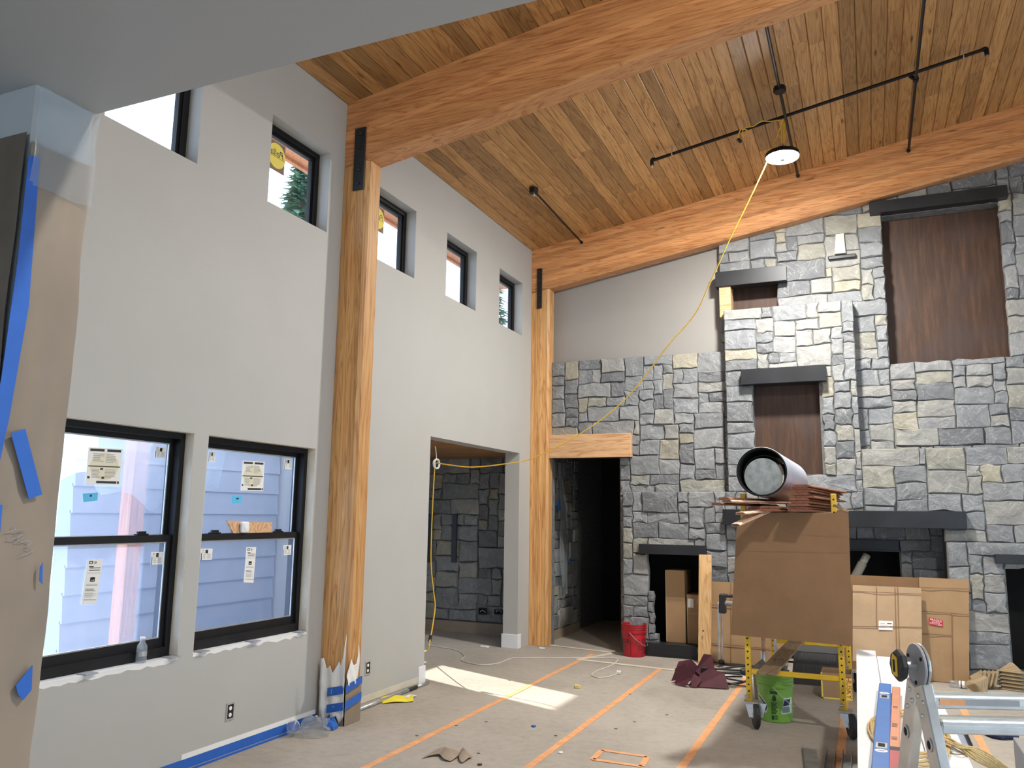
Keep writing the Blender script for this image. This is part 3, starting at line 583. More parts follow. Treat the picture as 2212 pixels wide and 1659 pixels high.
tag(MB().grid(P).build('plastic_drape', m_film, smooth=True), 'clear plastic sheet hanging outside the lower windows', 'plastic sheet')
ev = thing('roof_eave', 'wooden eave above the small high windows', 'eave', (-4.6, 6, 4.9)); 
for k in range(4): MB().box(XL-.2-(k+1)*.13, XL-.2-k*.13-.004, 1.4, 10.6, 4.95, 4.975).build('soffit_board', m_cedar, ev)
MB().box(-4.89, -4.845, 1.4, 10.6, 4.92, 5.1).build('fascia', m_cedar, ev)
m_leaf = M('foliage', (.10,.19,.12), .7, var=.4, nscale=2); m_bark = M('bark', (.12,.08,.05), .9, var=.3)
def tree(x, y, h, rad, seed, label):
    t = thing('conifer_tree', label, 'tree', (x, y, -.15), 'trees outside'); r = random.Random(seed)
    MB().tube([(x,y,-.15),(x,y,h)], .2, 7, True, [.22,.03]).build('trunk', m_bark, t); m = MB()
    for k in range(2600):
        f = r.random()**.8; z = 1+f*(h-1); R_ = rad*(1-f)*(.35+.65*r.random())+.1; a = r.random()*6.283; c = Vector((x+R_*math.cos(a), y+R_*math.sin(a), z-R_*.25))
        d = Vector((math.cos(a)+r.uniform(-.5,.5), math.sin(a)+r.uniform(-.5,.5), r.uniform(-.6,.1))).normalized()*r.uniform(.25,.5); s_ = d.cross(Vector((0,0,1))).normalized()*r.uniform(.06,.14)
        m.add([c-d*.5, c+s_, c+d, c-s_], [(0,1,2,3)])
    o = m.build('foliage', m_leaf, t); o['kind'] = 'stuff'
tree(-15, 18.5, 12, 2.6, 1, 'tall conifer seen through the high window by the paper-footed post'); tree(-19, 23, 13, 2.8, 2, 'tall conifer seen through the high window past the post'); tree(-13, 27, 12, 2.6, 3, 'tall conifer seen through the high windows near the corner post'); tree(-12, 33, 13, 2.8, 4, 'tall conifer farthest out, past the hall')
# ================================================================== LAMP
def work_lamp(c, label, m_led):
    c = Vector(c); t = thing('work_lamp', label, 'lamp', c)
    MB().lathe([(.02,.085),(.06,.085),(.075,.05),(.165,.03),(.172,.0),(.172,-.012),(.160,-.012)], c, 36, (0,0,1), True).build('housing', m_frame, t, smooth=True)
    MB().lathe([(.158,-.010),(.158,-.022),(.12,-.034),(.03,-.040)], c, 36, (0,0,1), False, True).build('lens', m_led, t)
    MB().lathe([(.026,-.040),(.026,-.046)], c, 16, (0,0,1), False, True).build('sensor', m_grey, t)
    MB().tube([c+Vector((.03*math.cos(a),0,.11+.03*math.sin(a))) for a in [k*math.pi/8 for k in range(17)]], .005, 6).build('hook', m_galv, t)
    return t
m_l1 = emit('led_lens', (1.0,.965,.90), LAMP); m_l2 = emit('added_fill_lens', (1.0,.965,.90), LAMP*.82)
LP = PX(1690, 337, 'y', 8.27)
work_lamp(LP, 'round LED work lamp hanging by yellow cord from the pipe', m_l1)
work_lamp((2.0, 2.6, 6.05), 'round LED fill lamp added out of view over the room', m_l2)  # added unseen lamp, brightens the tall wall and the near beam face
# ================================================================== CEILING PIPES AND CORDS
def CP(x, y, off):
    d = ray(x, y); t = (5.275-SL*XL-off-EYE.z)/(d.z-SL*d.x); return EYE+d*t
a, b = CP(1415,345,.10), CP(2122,108,.10)
pm = thing('sprinkler_pipe', 'black sprinkler pipe carrying the work lamp cord', 'pipe', a)
MB().tube([a,b], .017, 10).build('pipe_run', m_frame, pm)
for e, s in ((a,-1),(b,1)):
    MB().tube(smooth_pts([e, e+Vector((s*.03,0,.003)), e+Vector((s*.035,0,-.06))],4), .022, 8).build('elbow', m_frame, pm); MB().cyl(e+Vector((s*.035,0,-.06)), e+Vector((s*.035,0,-.085)), .012, 8).build('plug', m_galv, pm)
for f in (.06, .95):
    c = a+(b-a)*f; MB().tube([c+Vector((0,.02*math.cos(q),.02*math.sin(q))) for q in [k*.5236 for k in range(13)]], .004, 5).bar(c+Vector((0,0,.02)), c+Vector((0,0,.095)), .012, .003).build('pipe_hanger', m_galv, pm)
def crosspipe(p, q, label, box=None, tee=None):
    t = thing('conduit_pipe', label, 'pipe', p); MB().tube([p,q], .015, 10).build('pipe_run', m_frame, t)
    if box is not None: MB().lathe([(.055,-.03),(.06,-.02),(.06,.02),(.05,.03)], box, 8, (0,0,1), True, True).build('junction_box', m_frame, t)
    if tee is not None: MB().tube([tee, tee+Vector((-.05,0,.05))], .02, 8).lathe([(.026,-.03),(.026,.03)], tee, 12, (0,1,0), True, True).build('tee', m_frame, t)
    for e in (p, q): MB().lathe([(.022,-.02),(.022,.02)], e, 10, (0,1,0), True, True).build('collar', m_frame, t)
    return t
p, q = CP(1655,30,.145), CP(1720,380,.145); p.x = q.x = (p.x+q.x)/2; p.y = 5.85; q.y = min(q.y, 10.0); p.z = q.z = cz(p.x)-.145
bx = CP(1688,192,.145); bx.x = p.x; bx.z = p.z
crosspipe(p, q, 'black conduit with a round junction box crossing above the work lamp', box=bx)
p, q = CP(1997,0,.15), CP(1960,345,.15); p.x = q.x = (p.x+q.x)/2; p.y = 5.85; q.y = min(q.y, 10.0); p.z = q.z = cz(p.x)-.15
te = Vector((p.x, a.y+(b.y-a.y)*.8+.05, p.z)); crosspipe(p, q, 'thick black pipe crossing the lamp pipe above the tall steel panel', tee=te)
p, q = CP(1153,412,.05), CP(1258,525,.09); q.y = min(q.y, 10.015); p.z -= 0; t = thing('conduit_pipe', 'short black conduit with an open box near the tall wall', 'pipe', p)
MB().tube([p+Vector((0,.03,0)), q], .012, 8).build('pipe_run', m_frame, t); MB().lathe([(.052,-.03),(.055,.03)], p, 10, (0,0,1), True, True).build('junction_box', m_frame, t); MB().tube(smooth_pts([p+Vector((0,0,-.03)), p+Vector((.01,.02,-.06)), p+Vector((-.02,.01,-.04))],4), .004, 5).build('wire', m_white, t); MB().lathe([(.02,-.02),(.02,.0)], q, 10, (0,1,0), True, True).build('collar', m_frame, t)
# yellow extension cord from lamp to wide opening
hook = PX(943, 1000, 'x', XL-.03); top = PX(1690, 262, 'y', 8.25)
pxs = [(1680,290),(1666,325),(1650,365),(1612,445),(1575,520),(1530,620),(1500,680),(1440,750),(1380,830),(1320,890),(1240,945),(1150,990),(1085,1003),(1020,1009),(975,1005)]
lead = [top, ]
for i, (x, y) in enumerate(pxs):
    f = min(1, ((1690-x)/(1690-943))); lead.append(PX(x, y, 'y', 8.25+(hook.y-8.25)*f))
lead.append(hook)
down = [PX(x, y, 'x', XL-.06) for x, y in ((939,1012),(935,1080),(932,1150),(931,1220),(937,1280),(940,1310),(935,1350),(930,1378))]; dz = FL(915,1408)
yc = thing('yellow_power_cord', 'long yellow extension cord looping from the lamp to the wide opening', 'cord', (hook.x, hook.y, 0))
MB().tube(smooth_pts(lead, 6), .0065, 6).build('cord_run', m_cord, yc, smooth=True)
MB().tube(smooth_pts([hook]+down+[down[-1]+Vector((-.02,-.03,-.12)), Vector((dz.x-.12, dz.y+.02, .008)), Vector((dz.x-.5, dz.y+.3, .008))], 6), .0065, 6).build('cord_drop', m_cord, yc, smooth=True)
e = down[-1]; MB().cyl(e+Vector((0,0,.03)), e+Vector((-.005,-.01,-.03)), .02, 10).build('connector', m_rubber, yc)
# wraps around pipe and hanging loop to lamp
MB().tube(smooth_pts([top+Vector((.012*math.cos(k*1.2), .03*math.sin(k*1.2), .02*math.cos(k*1.2)-k*.001)) for k in range(16)], 3), .006, 6).build('cord_wrap', m_cord, yc, smooth=True)
for dx in (-.012, .008, .02): MB().tube(smooth_pts([top+Vector((dx,.0,0)), (top+LP)/2+Vector((dx,.01,0)), LP+Vector((dx*.4,0,.14))], 4), .006, 6).build('hanging_strand', m_cord, yc, smooth=True)
c1 = [CP(x,y,o) for x,y,o in ((1690,258,.13),(1665,262,.14),(1645,262,.14),(1628,272,.13),(1606,278,.12),(1607,292,.13),(1614,282,.16),(1600,280,.16),(1594,300,.2))]
MB().tube(smooth_pts(c1,5), .006, 6).build('cord_tail', m_cord, yc, smooth=True); MB().cyl(c1[-1]+Vector((0,0,.0)), c1[-1]+Vector((.03,0,-.04)), .018, 8).build('plug', m_rubber, yc)
wc = thing('cable_coil', 'small coil of white cable hanging at the wide opening', 'cable', hook)
for k in range(4): MB().tube([hook+Vector((.012*math.sin(k*2), (.05+.006*k)*math.cos(q), -.01+(.055-.004*k)*math.sin(q))) for q in [j*.5236 for j in range(13)]], .004, 5).build('loop', m_white, wc)
MB().tube(smooth_pts([hook+Vector((0,0,.03)), hook+Vector((0,-.02,.12)), hook+Vector((0,-.04,.17))],4), .004, 5).build('tail', m_white, wc)
# ================================================================== PAPER-WRAPPED WALL END
XC = -1.95; rw = random.Random(4)
def wr(a, b, s=1.0): return mnoise.noise(Vector((a*3.1, b*2.3, s)))
pw_t = thing('masking_wrap', 'brown masking paper and plastic wrapped over the end of the wall', 'paper wrap', (XC, 1.3, 0))
zt = PX(150, 345, 'x', XC).z
P = []
for i in range(40):
    z = zt*i/39; row = []
    for j in range(9):
        f = j/8; row.append((XC+.006+.006*(1+wr(f*2, z*1.2)), 1.303+f*(SOF_Y-1.303)+(.006*wr(z*2,3.3) if j == 8 else 0), z))
    P.append(row)
MB().grid(P).build('side_sheet', m_paperb, pw_t, smooth=True)
P = []
for i in range(40):
    z = (zt+.02)*i/39; P.append([(XC+.008-.9*j/14, 1.297-.007*(1+wr(j*.3, z*1.5, 5)), z) for j in range(15)])
MB().grid(P).build('front_sheet', M('brown_kraft', (.16,.115,.08), .5, var=.25, nscale=3, bmp=.2, bscale=5), pw_t, smooth=True)
P = []
for i in range(14):
    z = zt-.12+(SOF_Z-.01-zt+.12)*i/13; P.append([(XC+.012+.014*(1+wr(j*.4, z*4, 9)), 1.300+(SOF_Y-1.300)*j/8, z) for j in range(9)])
MB().grid(P).build('plastic_top', m_film, pw_t, smooth=True)
def strip(c, plane, mat, parent, name, off=.022, ax='x'):
    q = [PX(x, y, ax, plane+(off if ax == 'x' else -off)) for x, y in c]; return MB().prism(q, (.001,0,0) if ax == 'x' else (0,-.001,0)).build(name, mat, parent)
strip([(62,335),(86,340),(62,660),(20,900),(-10,1040),(-40,1040),(2,820),(38,560)], XC, m_blue, pw_t, 'corner_tape')
strip([(23,936),(54,926),(91,1068),(62,1078)], XC, m_blue, pw_t, 'tape_piece', .026); strip([(70,1436),(34,1480),(38,1500),(50,1512),(68,1490)], XC, m_blue, pw_t, 'tape_piece', .026); strip([(92,1215),(86,1225),(85,1255),(91,1262)], XC, m_blue, pw_t, 'tape_piece', .026); strip([(-20,1085),(5,1091),(0,1150),(-20,1150)], XC, m_blue, pw_t, 'tape_piece', .026)
sc = [[(29,1135),(31,1141),(35,1144),(50,1144),(56,1147)],[(13,1149),(24,1147),(35,1143)],[(50,1146),(42,1156),(32,1163),(15,1165)],[(48,1157),(42,1158),(38,1164),(40,1168),(46,1166),(52,1160)],[(44,1171),(55,1168),(60,1168),(67,1172),(64,1176),(56,1181),(64,1184),(76,1187),(66,1193),(54,1197),(45,1201)]]
m = MB()
for s_ in sc: m.tube(smooth_pts([PX(x, y, 'x', XC+.021) for x, y in s_], 4), .0009, 4)
m.build('pencil_scrawl', m_grey, pw_t)
# ================================================================== FLOOR TAPES
def ftape(pts, w, mat, label, cat, group=None, z=.0015, name='floor_tape'):
    m = MB(); r = random.Random(len(pts)*7+int(pts[0][0]*100)); 
    for (x0,y0), (x1,y1) in zip(pts, pts[1:]):
        n = max(2, int(math.hypot(x1-x0, y1-y0)/.15)); d = Vector((x1-x0, y1-y0, 0)).normalized(); s = Vector((-d.y, d.x, 0)); P = [[],[]]
        for k in range(n+1):
            c = Vector((x0+(x1-x0)*k/n, y0+(y1-y0)*k/n, z)); P[0].append(c+s*(w/2+r.uniform(-.003,.003))); P[1].append(c-s*(w/2+r.uniform(-.003,.003)))
        m.grid(P)
    return tag(m.build(name, mat, solid=.0015), label, cat, group)
OL = ['orange tape seam on the floor running past the sunlit patch', 'orange tape seam on the floor beside the small orange rectangle', 'orange tape seam on the floor running under the scaffold wheel', 'orange tape seam on the floor under the middle of the scaffold', 'orange tape seam on the floor under the black framed panel']
for k, x in enumerate((-3.135, -2.17, -1.245, -.275, .69)): ftape([(x+.02, 4.3), (x-.03, 9.15 if k else 9.75)], .058, m_orange, OL[k], 'tape', 'orange floor tape seams')
ftape([(-5.6,10.1),(-3.15,9.72)] if False else [(-5.75,9.6),(-5.2,7.9)], .05, m_orange, 'faded orange tape seam on the hall floor', 'tape')
ftape([(-3.2,9.30),(-2.13,9.17),(-1.3,9.11),(-.4,9.08)], .078, m_cream, 'cream tape seam across the floor near the red bucket', 'tape', z=.003)
ftape([(-3.2,9.28),(-2.95,9.95),(-2.7,9.98)], .065, m_cream, 'cream tape seam branching to the doorway jamb', 'tape', z=.002); ftape([(-2.95,9.95),(-3.86,10.12)], .07, m_cream, 'cream tape seam along the doorway threshold', 'tape', z=.0035)
q = [FL(*p) for p in ((1300,1621),(1398,1635),(1386,1656),(1280,1641))]; ftape([(p.x,p.y) for p in q+[q[0]]], .045, m_orange, 'small rectangle of orange tape stuck on the floor', 'tape', z=.003)
# blue tape along wall foot
tag(MB().box(XL, XL+.004, 3.0, 5.60, .012, .072).box(XL, XL+.03, 3.0, 5.60, .001, .004).build('masking_tape_strip', m_blue), 'blue masking tape strip along the foot of the tall wall', 'tape')
tag(MB().box(XL+.0005, XL+.003, 4.2, 5.58, .072, .105).build('skim_strip', m_white), 'white unpainted skim line above the blue base tape', 'skim coat')
# ================================================================== POST FOOT WRAP
t = thing('post_wrap', 'torn white paper taped around the foot of the wall post', 'paper wrap', (-3.87, 5.6, 0)); yf = 5.612
P = []
for i in range(13):
    f = i/12; row = []
    for j in range(11):
        g = j/10; topz = .52-.10*math.sin(g*3.1)+.06*(g-.4)+ (.12 if g > .92 else 0); z = .05+.035*math.sin(j*2.1)+(topz-.05)*f; row.append((XL+.04+g*.235, yf-.03-.010*math.sin(j*1.3+f*2)-.006*rw.random(), z))
    P.append(row)
MB().grid(P).build('torn_paper', m_white, t, smooth=True, solid=.001)
P = []
for i in range(11):
    f = i/10; P.append([(-3.862+.022+.008*math.sin(j*1.5+i*.6), 5.60+.15*j/7, .30+(.40+.16*(j/7)-.3+.0)*f+.06*f*math.sin(j)) for j in range(8)])
MB().grid(P).build('torn_flap', m_white, t, smooth=True, solid=.001)
MB().box(-4.0,-3.855,5.602,5.611,0.003,.34).box(-3.866,-3.852,5.602,5.82,.003,.34).build('kraft_guard', m_paperb, t)
for z0 in (.11,.235):
    MB().prism([(-4.0,5.565,z0-.02),(-3.85,5.575,z0+.015),(-3.85,5.575,z0+.075),(-4.0,5.565,z0+.045)], (0,-.001,0)).prism([(-3.836,5.575,z0+.015),(-3.836,5.80,z0+.055),(-3.836,5.80,z0+.115),(-3.836,5.575,z0+.075)], (.001,0,0)).build('blue_tape', m_blue, t)
# ================================================================== ITEMS ALONG THE TALL WALL
t = thing('extension_pole', 'white extension pole with a black grip lying along the tall wall', 'pole', (-4.05, 6.6, 0)); a, b = Vector((-4.02, 5.86, .018)), Vector((-4.055, 7.30, .018)); d = (b-a)
MB().tube([a, a+d*.72], .016, 10).build('shaft', m_galv, t, smooth=True); MB().tube([a+d*.72, a+d*.83], .018, 10).build('grip', m_rubber, t, smooth=True); MB().tube([a+d*.83, b], .013, 10).build('inner_shaft', m_galv, t, smooth=True)
t = thing('yellow_tag', 'bent yellow warning tag lying by the pole', 'tag', FL(858,1513))
q = [FL(*p) for p in ((823,1508),(893,1506),(893,1517),(826,1521))]; P = [[], []]
for k in range(13):
    f = k/12; z = .008+.016*abs(math.sin(f*4)); P[0].append((q[0]+(q[1]-q[0])*f)+Vector((0,0,z))); P[1].append((q[3]+(q[2]-q[3])*f)+Vector((0,0,z*.6)))
MB().grid(P).build('strap', M('tag_yellow', (.85,.72,.03), .5), t, solid=.002); e = q[1]; MB().box(e.x-.06, e.x+.02, e.y-.07, e.y+.03, .012, .014).build('end_label', m_white, t)
def crumple(name, c, r, hz, mat, label, cat, seed, n=14, m_=10, solid=0):
    P = []; rr = random.Random(seed)
    for i in range(m_+1):
        th = math.pi/2*(i/m_); row = []
        for j in range(n+1):
            a = 2*math.pi*(j % n)/n; k = 1+.42*mnoise.noise(Vector((math.cos(a)*1.7+seed, math.sin(a)*1.7, i*.45))); row.append((c.x+r*k*math.sin(th+.25)*math.cos(a), c.y+r*k*.8*math.sin(th+.25)*math.sin(a), max(.004, c.z+hz*math.cos(th)*k)))
        P.append(row)
    return tag(MB().grid(P).build(name, mat, solid=solid), label, cat)
crumple('plastic_bag', FL(680,1588)+Vector((0,0,.004)), .11, .12, m_clear, 'crumpled clear plastic bag by the papered post foot', 'bag', 5)
crumple('tape_wad', FL(712,1574)+Vector((0,0,.004)), .07, .07, m_blue, 'crumpled wad of blue tape beside the plastic bag', 'tape', 8, 9, 5)
t = thing('plastic_cup', 'clear plastic cup tipped over beside the plastic bag', 'cup', FL(628,1596)); c = FL(628,1594)+Vector((0,0,.045)); MB().lathe([(.032,0),(.045,.11),(.047,.11)], c, 14, (-.3,.5,.05), True).build('body', m_clear, t, smooth=True); MB().lathe([(.046,.108),(.049,.112),(.046,.114)], c, 14, (-.3,.5,.05)).build('rim', m_white, t)
P = []; q = [FL(922,1634), FL(960,1630), FL(985,1640), FL(1000,1631), FL(1012,1643)]
for k in range(25):
    f = k/24*4; i = min(3, int(f)); c = q[i]+(q[i+1]-q[i])*(f-i); z = .006+.045*abs(math.sin(f*1.5)); P.append([c+Vector((0,-.07+.03*math.sin(f*3),.004+.3*z)), c+Vector((0,.0,z)), c+Vector((0,.06-.03*math.cos(f*2),z*.5))])
tag(MB().grid(P).build('paper_scrap', m_paperb, solid=.001), 'curled scrap of brown paper on the floor', 'paper')
t = thing('water_bottle', 'small clear plastic bottle standing on the window sill', 'bottle', PX(304,1432,'x',XL-.03)); c = PX(304,1434,'x',XL-.03); c.z = LZ[0]+.004
MB().lathe([(.026,0),(.031,.008),(.031,.03),(.029,.035),(.031,.04),(.031,.075),(.029,.08),(.031,.085),(.029,.10),(.014,.125),(.014,.14)], c, 18, (0,0,1), True).build('body', m_clear, t, smooth=True); MB().lathe([(.0315,.04),(.0315,.07)], c, 18).build('band', m_galv, t); MB().lathe([(.015,.14),(.015,.152)], c, 14, (0,0,1), False, True).build('cap', m_white, t)
# scrap of wood and white gadget on window rail
zr = PX(540, 1151, 'x', XL-.1).z; a, b = PX(488,1150,'x',XL-.115), PX(585,1150,'x',XL-.115); zr = PX(380, 1163, 'x', XL-.1).z+.026
t = thing('wood_scrap', 'short wooden scrap propped on the window meeting rail', 'wood scrap', ((XL-.115), (a.y+b.y)/2, zr)); MB().prism([(XL-.125,a.y,zr+.09),(XL-.115,a.y+.06,zr),(XL-.115,b.y,zr),(XL-.125,b.y,zr+.075)], (.016,0,0)).build('board', m_lint, t); MB().box(XL-.1195,XL-.1185,a.y+.1,b.y-.1,zr+.03,zr+.032).build('pencil_line', m_grey, t)
g = PX(527,1140,'x',XL-.09); t = thing('sensor_box', 'small white sensor resting on the wooden scrap', 'sensor', (XL-.09, g.y, zr+.03)); MB().box(XL-.098,XL-.07,g.y-.04,g.y+.04,zr+.002,zr+.082).build('case', m_prime, t, bevel=.012, seg=2); MB().lathe([(.02,0),(.022,.003),(.012,.004)], (XL-.07,g.y,zr+.045), 16, (1,0,0), False, True).build('button', m_white, t)
# floor cord and litter
cd = [FL(*p)+Vector((0,0,.006)) for p in ((905,1392),(945,1398),(985,1405),(1003,1418),(998,1428),(1035,1437),(1075,1434),(1105,1423),(1140,1422),(1230,1422),(1325,1423),(1331,1431),(1315,1441),(1290,1450),(1278,1459),(1292,1465),(1315,1463),(1334,1456))]
t = thing('power_cord', 'grey-white power cord snaking over the floor to its plug', 'cord', cd[-1]); MB().tube(smooth_pts(cd,5), .006, 6).build('cord_run', m_wcord, t, smooth=True); e = cd[-1]; MB().box(e.x-.01,e.x+.035,e.y-.02,e.y+.02,.003,.035).build('plug', m_white, t, bevel=.006); MB().bar(e+Vector((.03,.008,.012)), e+Vector((.055,.012,.012)), .006,.002).bar(e+Vector((.03,-.008,.012)), e+Vector((.055,-.004,.012)), .006,.002).build('prong', m_galv, t)
def chip(px, py, sx, sy, mat, label, cat, seed, h=.012):
    c = FL(px, py); r = random.Random(seed); pts = [(c.x+sx*math.cos(a)*r.uniform(.6,1.1), c.y+sy*math.sin(a)*r.uniform(.6,1.1), .002) for a in [k*1.0472 for k in range(6)]]
    return tag(MB().prism(pts, (0,0,h)).build(cat.replace(' ','_')+'_piece', mat, bevel=.001), label, cat)
chip(1153,1570,.025,.03,m_blue,'tiny blue tape scrap on the floor past the sunlit patch','tape scrap',1,.008); chip(1247,1487,.035,.03,M('foam_yellow',(.75,.6,.25),.8),'small yellow foam scrap on the floor beside the orange seams','foam scrap',2,.03)
chip(1046,1398,.10,.05,m_white,'flat white scrap lying in the wide opening','plaster scrap',3,.012); chip(1212,1627,.02,.03,m_white,'small white scrap between two orange seams','paper scrap',4,.006)
chip(1428,1417,.05,.02,m_white,'crumpled white scrap in front of the black hearth sill','paper scrap',6,.03); chip(1170,1401,.06,.05,m_white,'white plaster crumbs beside the corner post','plaster scrap',7,.008)
chip(1037,1653,.02,.02,m_rubber,'small dark ring of debris on the floor near the brown paper scrap','debris',8,.006)
dm = M('dark_debris', (.12,.10,.08), .9)
for k, (x, y) in enumerate(((1033,1628),(1050,1560),(1200,1590),(1330,1575),(1370,1560),(1440,1545),(985,1568),(900,1590),(1100,1470),(1360,1500))):
    c = FL(x, y); tag(MB().prism([(c.x-.012,c.y,.001),(c.x,c.y-.006,.001),(c.x+.015,c.y+.002,.001),(c.x+.003,c.y+.007,.001)], (0,0,.004)).build('debris_chip', dm), 'tiny dark wood chip on the papered floor', 'debris', 'wood chips scattered on the floor')
# ================================================================== BUCKETS
def bucket(c, mat, label, hang, ang):
    t = thing('bucket', label, 'bucket', c); c = Vector(c); R0, R1, Hb = .130, .146, .37
    prof = [(R0-.006,0.0),(R0,.006),(R0+(R1-R0)*.74,.27),(R1+.004,.272),(R1+.006,.292),(R1,.296),(R1,.31),(R1+.005,.312),(R1+.005,.320),(R1+.001,.322),(R1+.001,.336),(R1+.006,.338),(R1+.006,.346),(R1+.002,.348),(R1+.003,.364),(R1+.007,.366),(R1+.007,.372),(R1-.004,.372),(R1-.004,.36),(R0-.004,.012)]
    MB().lathe(prof, c, 40, (0,0,1), True, True).build('body', mat, t, smooth=False)
    pts = []
    ax = Vector((math.cos(ang), math.sin(ang), 0)); sd = Vector((-ax.y, ax.x, 0))
    for k in range(17):
        f = math.pi*k/16; pts.append(c+ax*(-(R1+.014)*math.cos(f))+sd*((R1+.012)*math.sin(f))+Vector((0,0,.285-hang*math.sin(f))))
    MB().tube(pts, .0028, 6).build('handle', m_galv, t)
    for s_ in (-1,1): MB().lathe([(.016,0),(.013,.012)], c+ax*s_*(R1+.004)+Vector((0,0,.284)), 12, ax*s_, False, True).build('handle_lug', mat, t)
    return t, (lambda a, z, o=.0015: c+Vector((math.cos(a), math.sin(a), 0))*(R0+(R1-R0)*.74*z/.27+o)+Vector((0,0,z)))
def cyl_patch(fn, poly, mat, parent, name, o=.0015):
    # poly: list of (angle,z); fan over an angle grid so the patch follows the curve
    cx = sum(p[0] for p in poly)/len(poly); cz_ = sum(p[1] for p in poly)/len(poly); m = MB(); n = len(poly)
    for i in range(n):
        a, b = poly[i], poly[(i+1) % n]; K_ = 5
        for u in range(K_):
            for w in range(K_-u):
                def pt(i_, j_): f, g = i_/K_, j_/K_; return fn(cx+(a[0]-cx)*f+(b[0]-cx)*g, cz_+(a[1]-cz_)*f+(b[1]-cz_)*g, o)
                m.add([pt(u,w),pt(u+1,w),pt(u,w+1)], [(0,1,2)])
                if u+w < K_-1: m.add([pt(u+1,w),pt(u+1,w+1),pt(u,w+1)], [(0,1,2)])
    return m.build(name, mat, parent)
def cyl_text(fn, txt, size, a0, z0, R_, mat, parent, name='lettering'):
    me = text_mesh(txt, size); bm = bmesh.new(); bm.from_mesh(me); bm.to_mesh(me); bm.free(); off = parent.location
    for v in me.vertices:
        p = fn(a0+v.co.x/R_, z0+v.co.y, .002)-off; v.co = p
    me.materials.clear(); me.materials.append(mat); o = bpy.data.objects.new(name, me); COL.objects.link(o); o.parent = parent
rc = FL(1364,1420); rc = Vector((rc.x+.0, rc.y+.13, .001)); facing = math.atan2(-rc.y, -rc.x)
rb, rf = bucket(rc, m_red, 'red plastic bucket with black lettering in front of the doorway', .16, facing-.35)
for da in (1.02, -1.25):
    cyl_text(rf, 'FLOOR', .075, facing+da, .175, .138, m_ink, rb); cyl_text(rf, 'DRY', .085, facing+da-.1, .105, .138, m_ink, rb); cyl_patch(rf, [(facing+da-.25,.045),(facing+da+.25,.045),(facing+da+.25,.058),(facing+da-.25,.058)], m_ink, rb, 'print')
cyl_patch(rf, [(facing-.36,.03),(facing-.30,.03),(facing-.30,.2),(facing-.36,.2)], M('dark_red', (.2,.004,.008), .5), rb, 'seam')
gc = FL(1673,1562); gc = Vector((gc.x, gc.y+.13, .001)); facing = math.atan2(-gc.y, -gc.x)
gb, gf = bucket(gc, m_green, 'lime green bucket with team emblem under the yellow scaffold', .17, facing-.1)
m_navy = M('navy_print', (.012,.022,.07), .4); m_dkg = M('dark_green_print', (.012,.05,.018), .5); m_sil = M('silver_print', (.22,.27,.30), .4); m_edge = M('pale_print', (.55,.68,.55), .4)
f0 = facing
def R4(a0, a1, z0, z1): return [(f0+a0,z0),(f0+a1,z0),(f0+a1,z1),(f0+a0,z1)]
cyl_patch(gf, R4(-.30,.12,.225,.25), m_dkg, gb, 'print'); cyl_patch(gf, [(f0-.2,.18),(f0-.1,.168),(f0+.02,.175),(f0+.05,.195),(f0-.02,.22),(f0-.16,.215)], m_dkg, gb, 'print')
for k in range(9): cyl_patch(gf, R4(-.26,.10-.05*(k % 3),.155-k*.0105,.161-k*.0105), m_dkg, gb, 'print')
cyl_patch(gf, R4(-.26,-.10,.025,.058), m_dkg, gb, 'print'); 
for k in range(4): cyl_patch(gf, R4(-.06,.10,.03+k*.009,.034+k*.009), m_dkg, gb, 'print')
cyl_patch(gf, [(f0+.30,.085),(f0+.36,.07),(f0+1.15,.075),(f0+1.15,.20),(f0+.62,.195),(f0+.52,.205)], m_edge, gb, 'emblem', .0012); cyl_patch(gf, [(f0+.34,.088),(f0+.40,.08),(f0+.95,.085),(f0+.92,.12),(f0+.86,.13),(f0+.40,.125)], m_sil, gb, 'emblem', .002); cyl_patch(gf, [(f0+.43,.135),(f0+.86,.14),(f0+1.0,.19),(f0+.62,.185),(f0+.55,.192)], m_navy, gb, 'emblem', .002)
cyl_patch(gf, [(f0-.62,.065),(f0-.45,.11),(f0-.55,.15),(f0-.8,.18),(f0-1.15,.22),(f0-1.2,.10),(f0-.85,.10)], m_edge, gb, 'emblem', .0012); cyl_patch(gf, [(f0-.62,.08),(f0-.50,.115),(f0-.58,.145),(f0-.82,.17),(f0-1.15,.205),(f0-1.15,.185),(f0-.75,.15),(f0-.66,.12)], m_navy, gb, 'emblem', .002); cyl_patch(gf, [(f0-.68,.105),(f0-.70,.13),(f0-.95,.16),(f0-1.15,.17),(f0-1.15,.12),(f0-.9,.115)], m_sil, gb, 'emblem', .002)
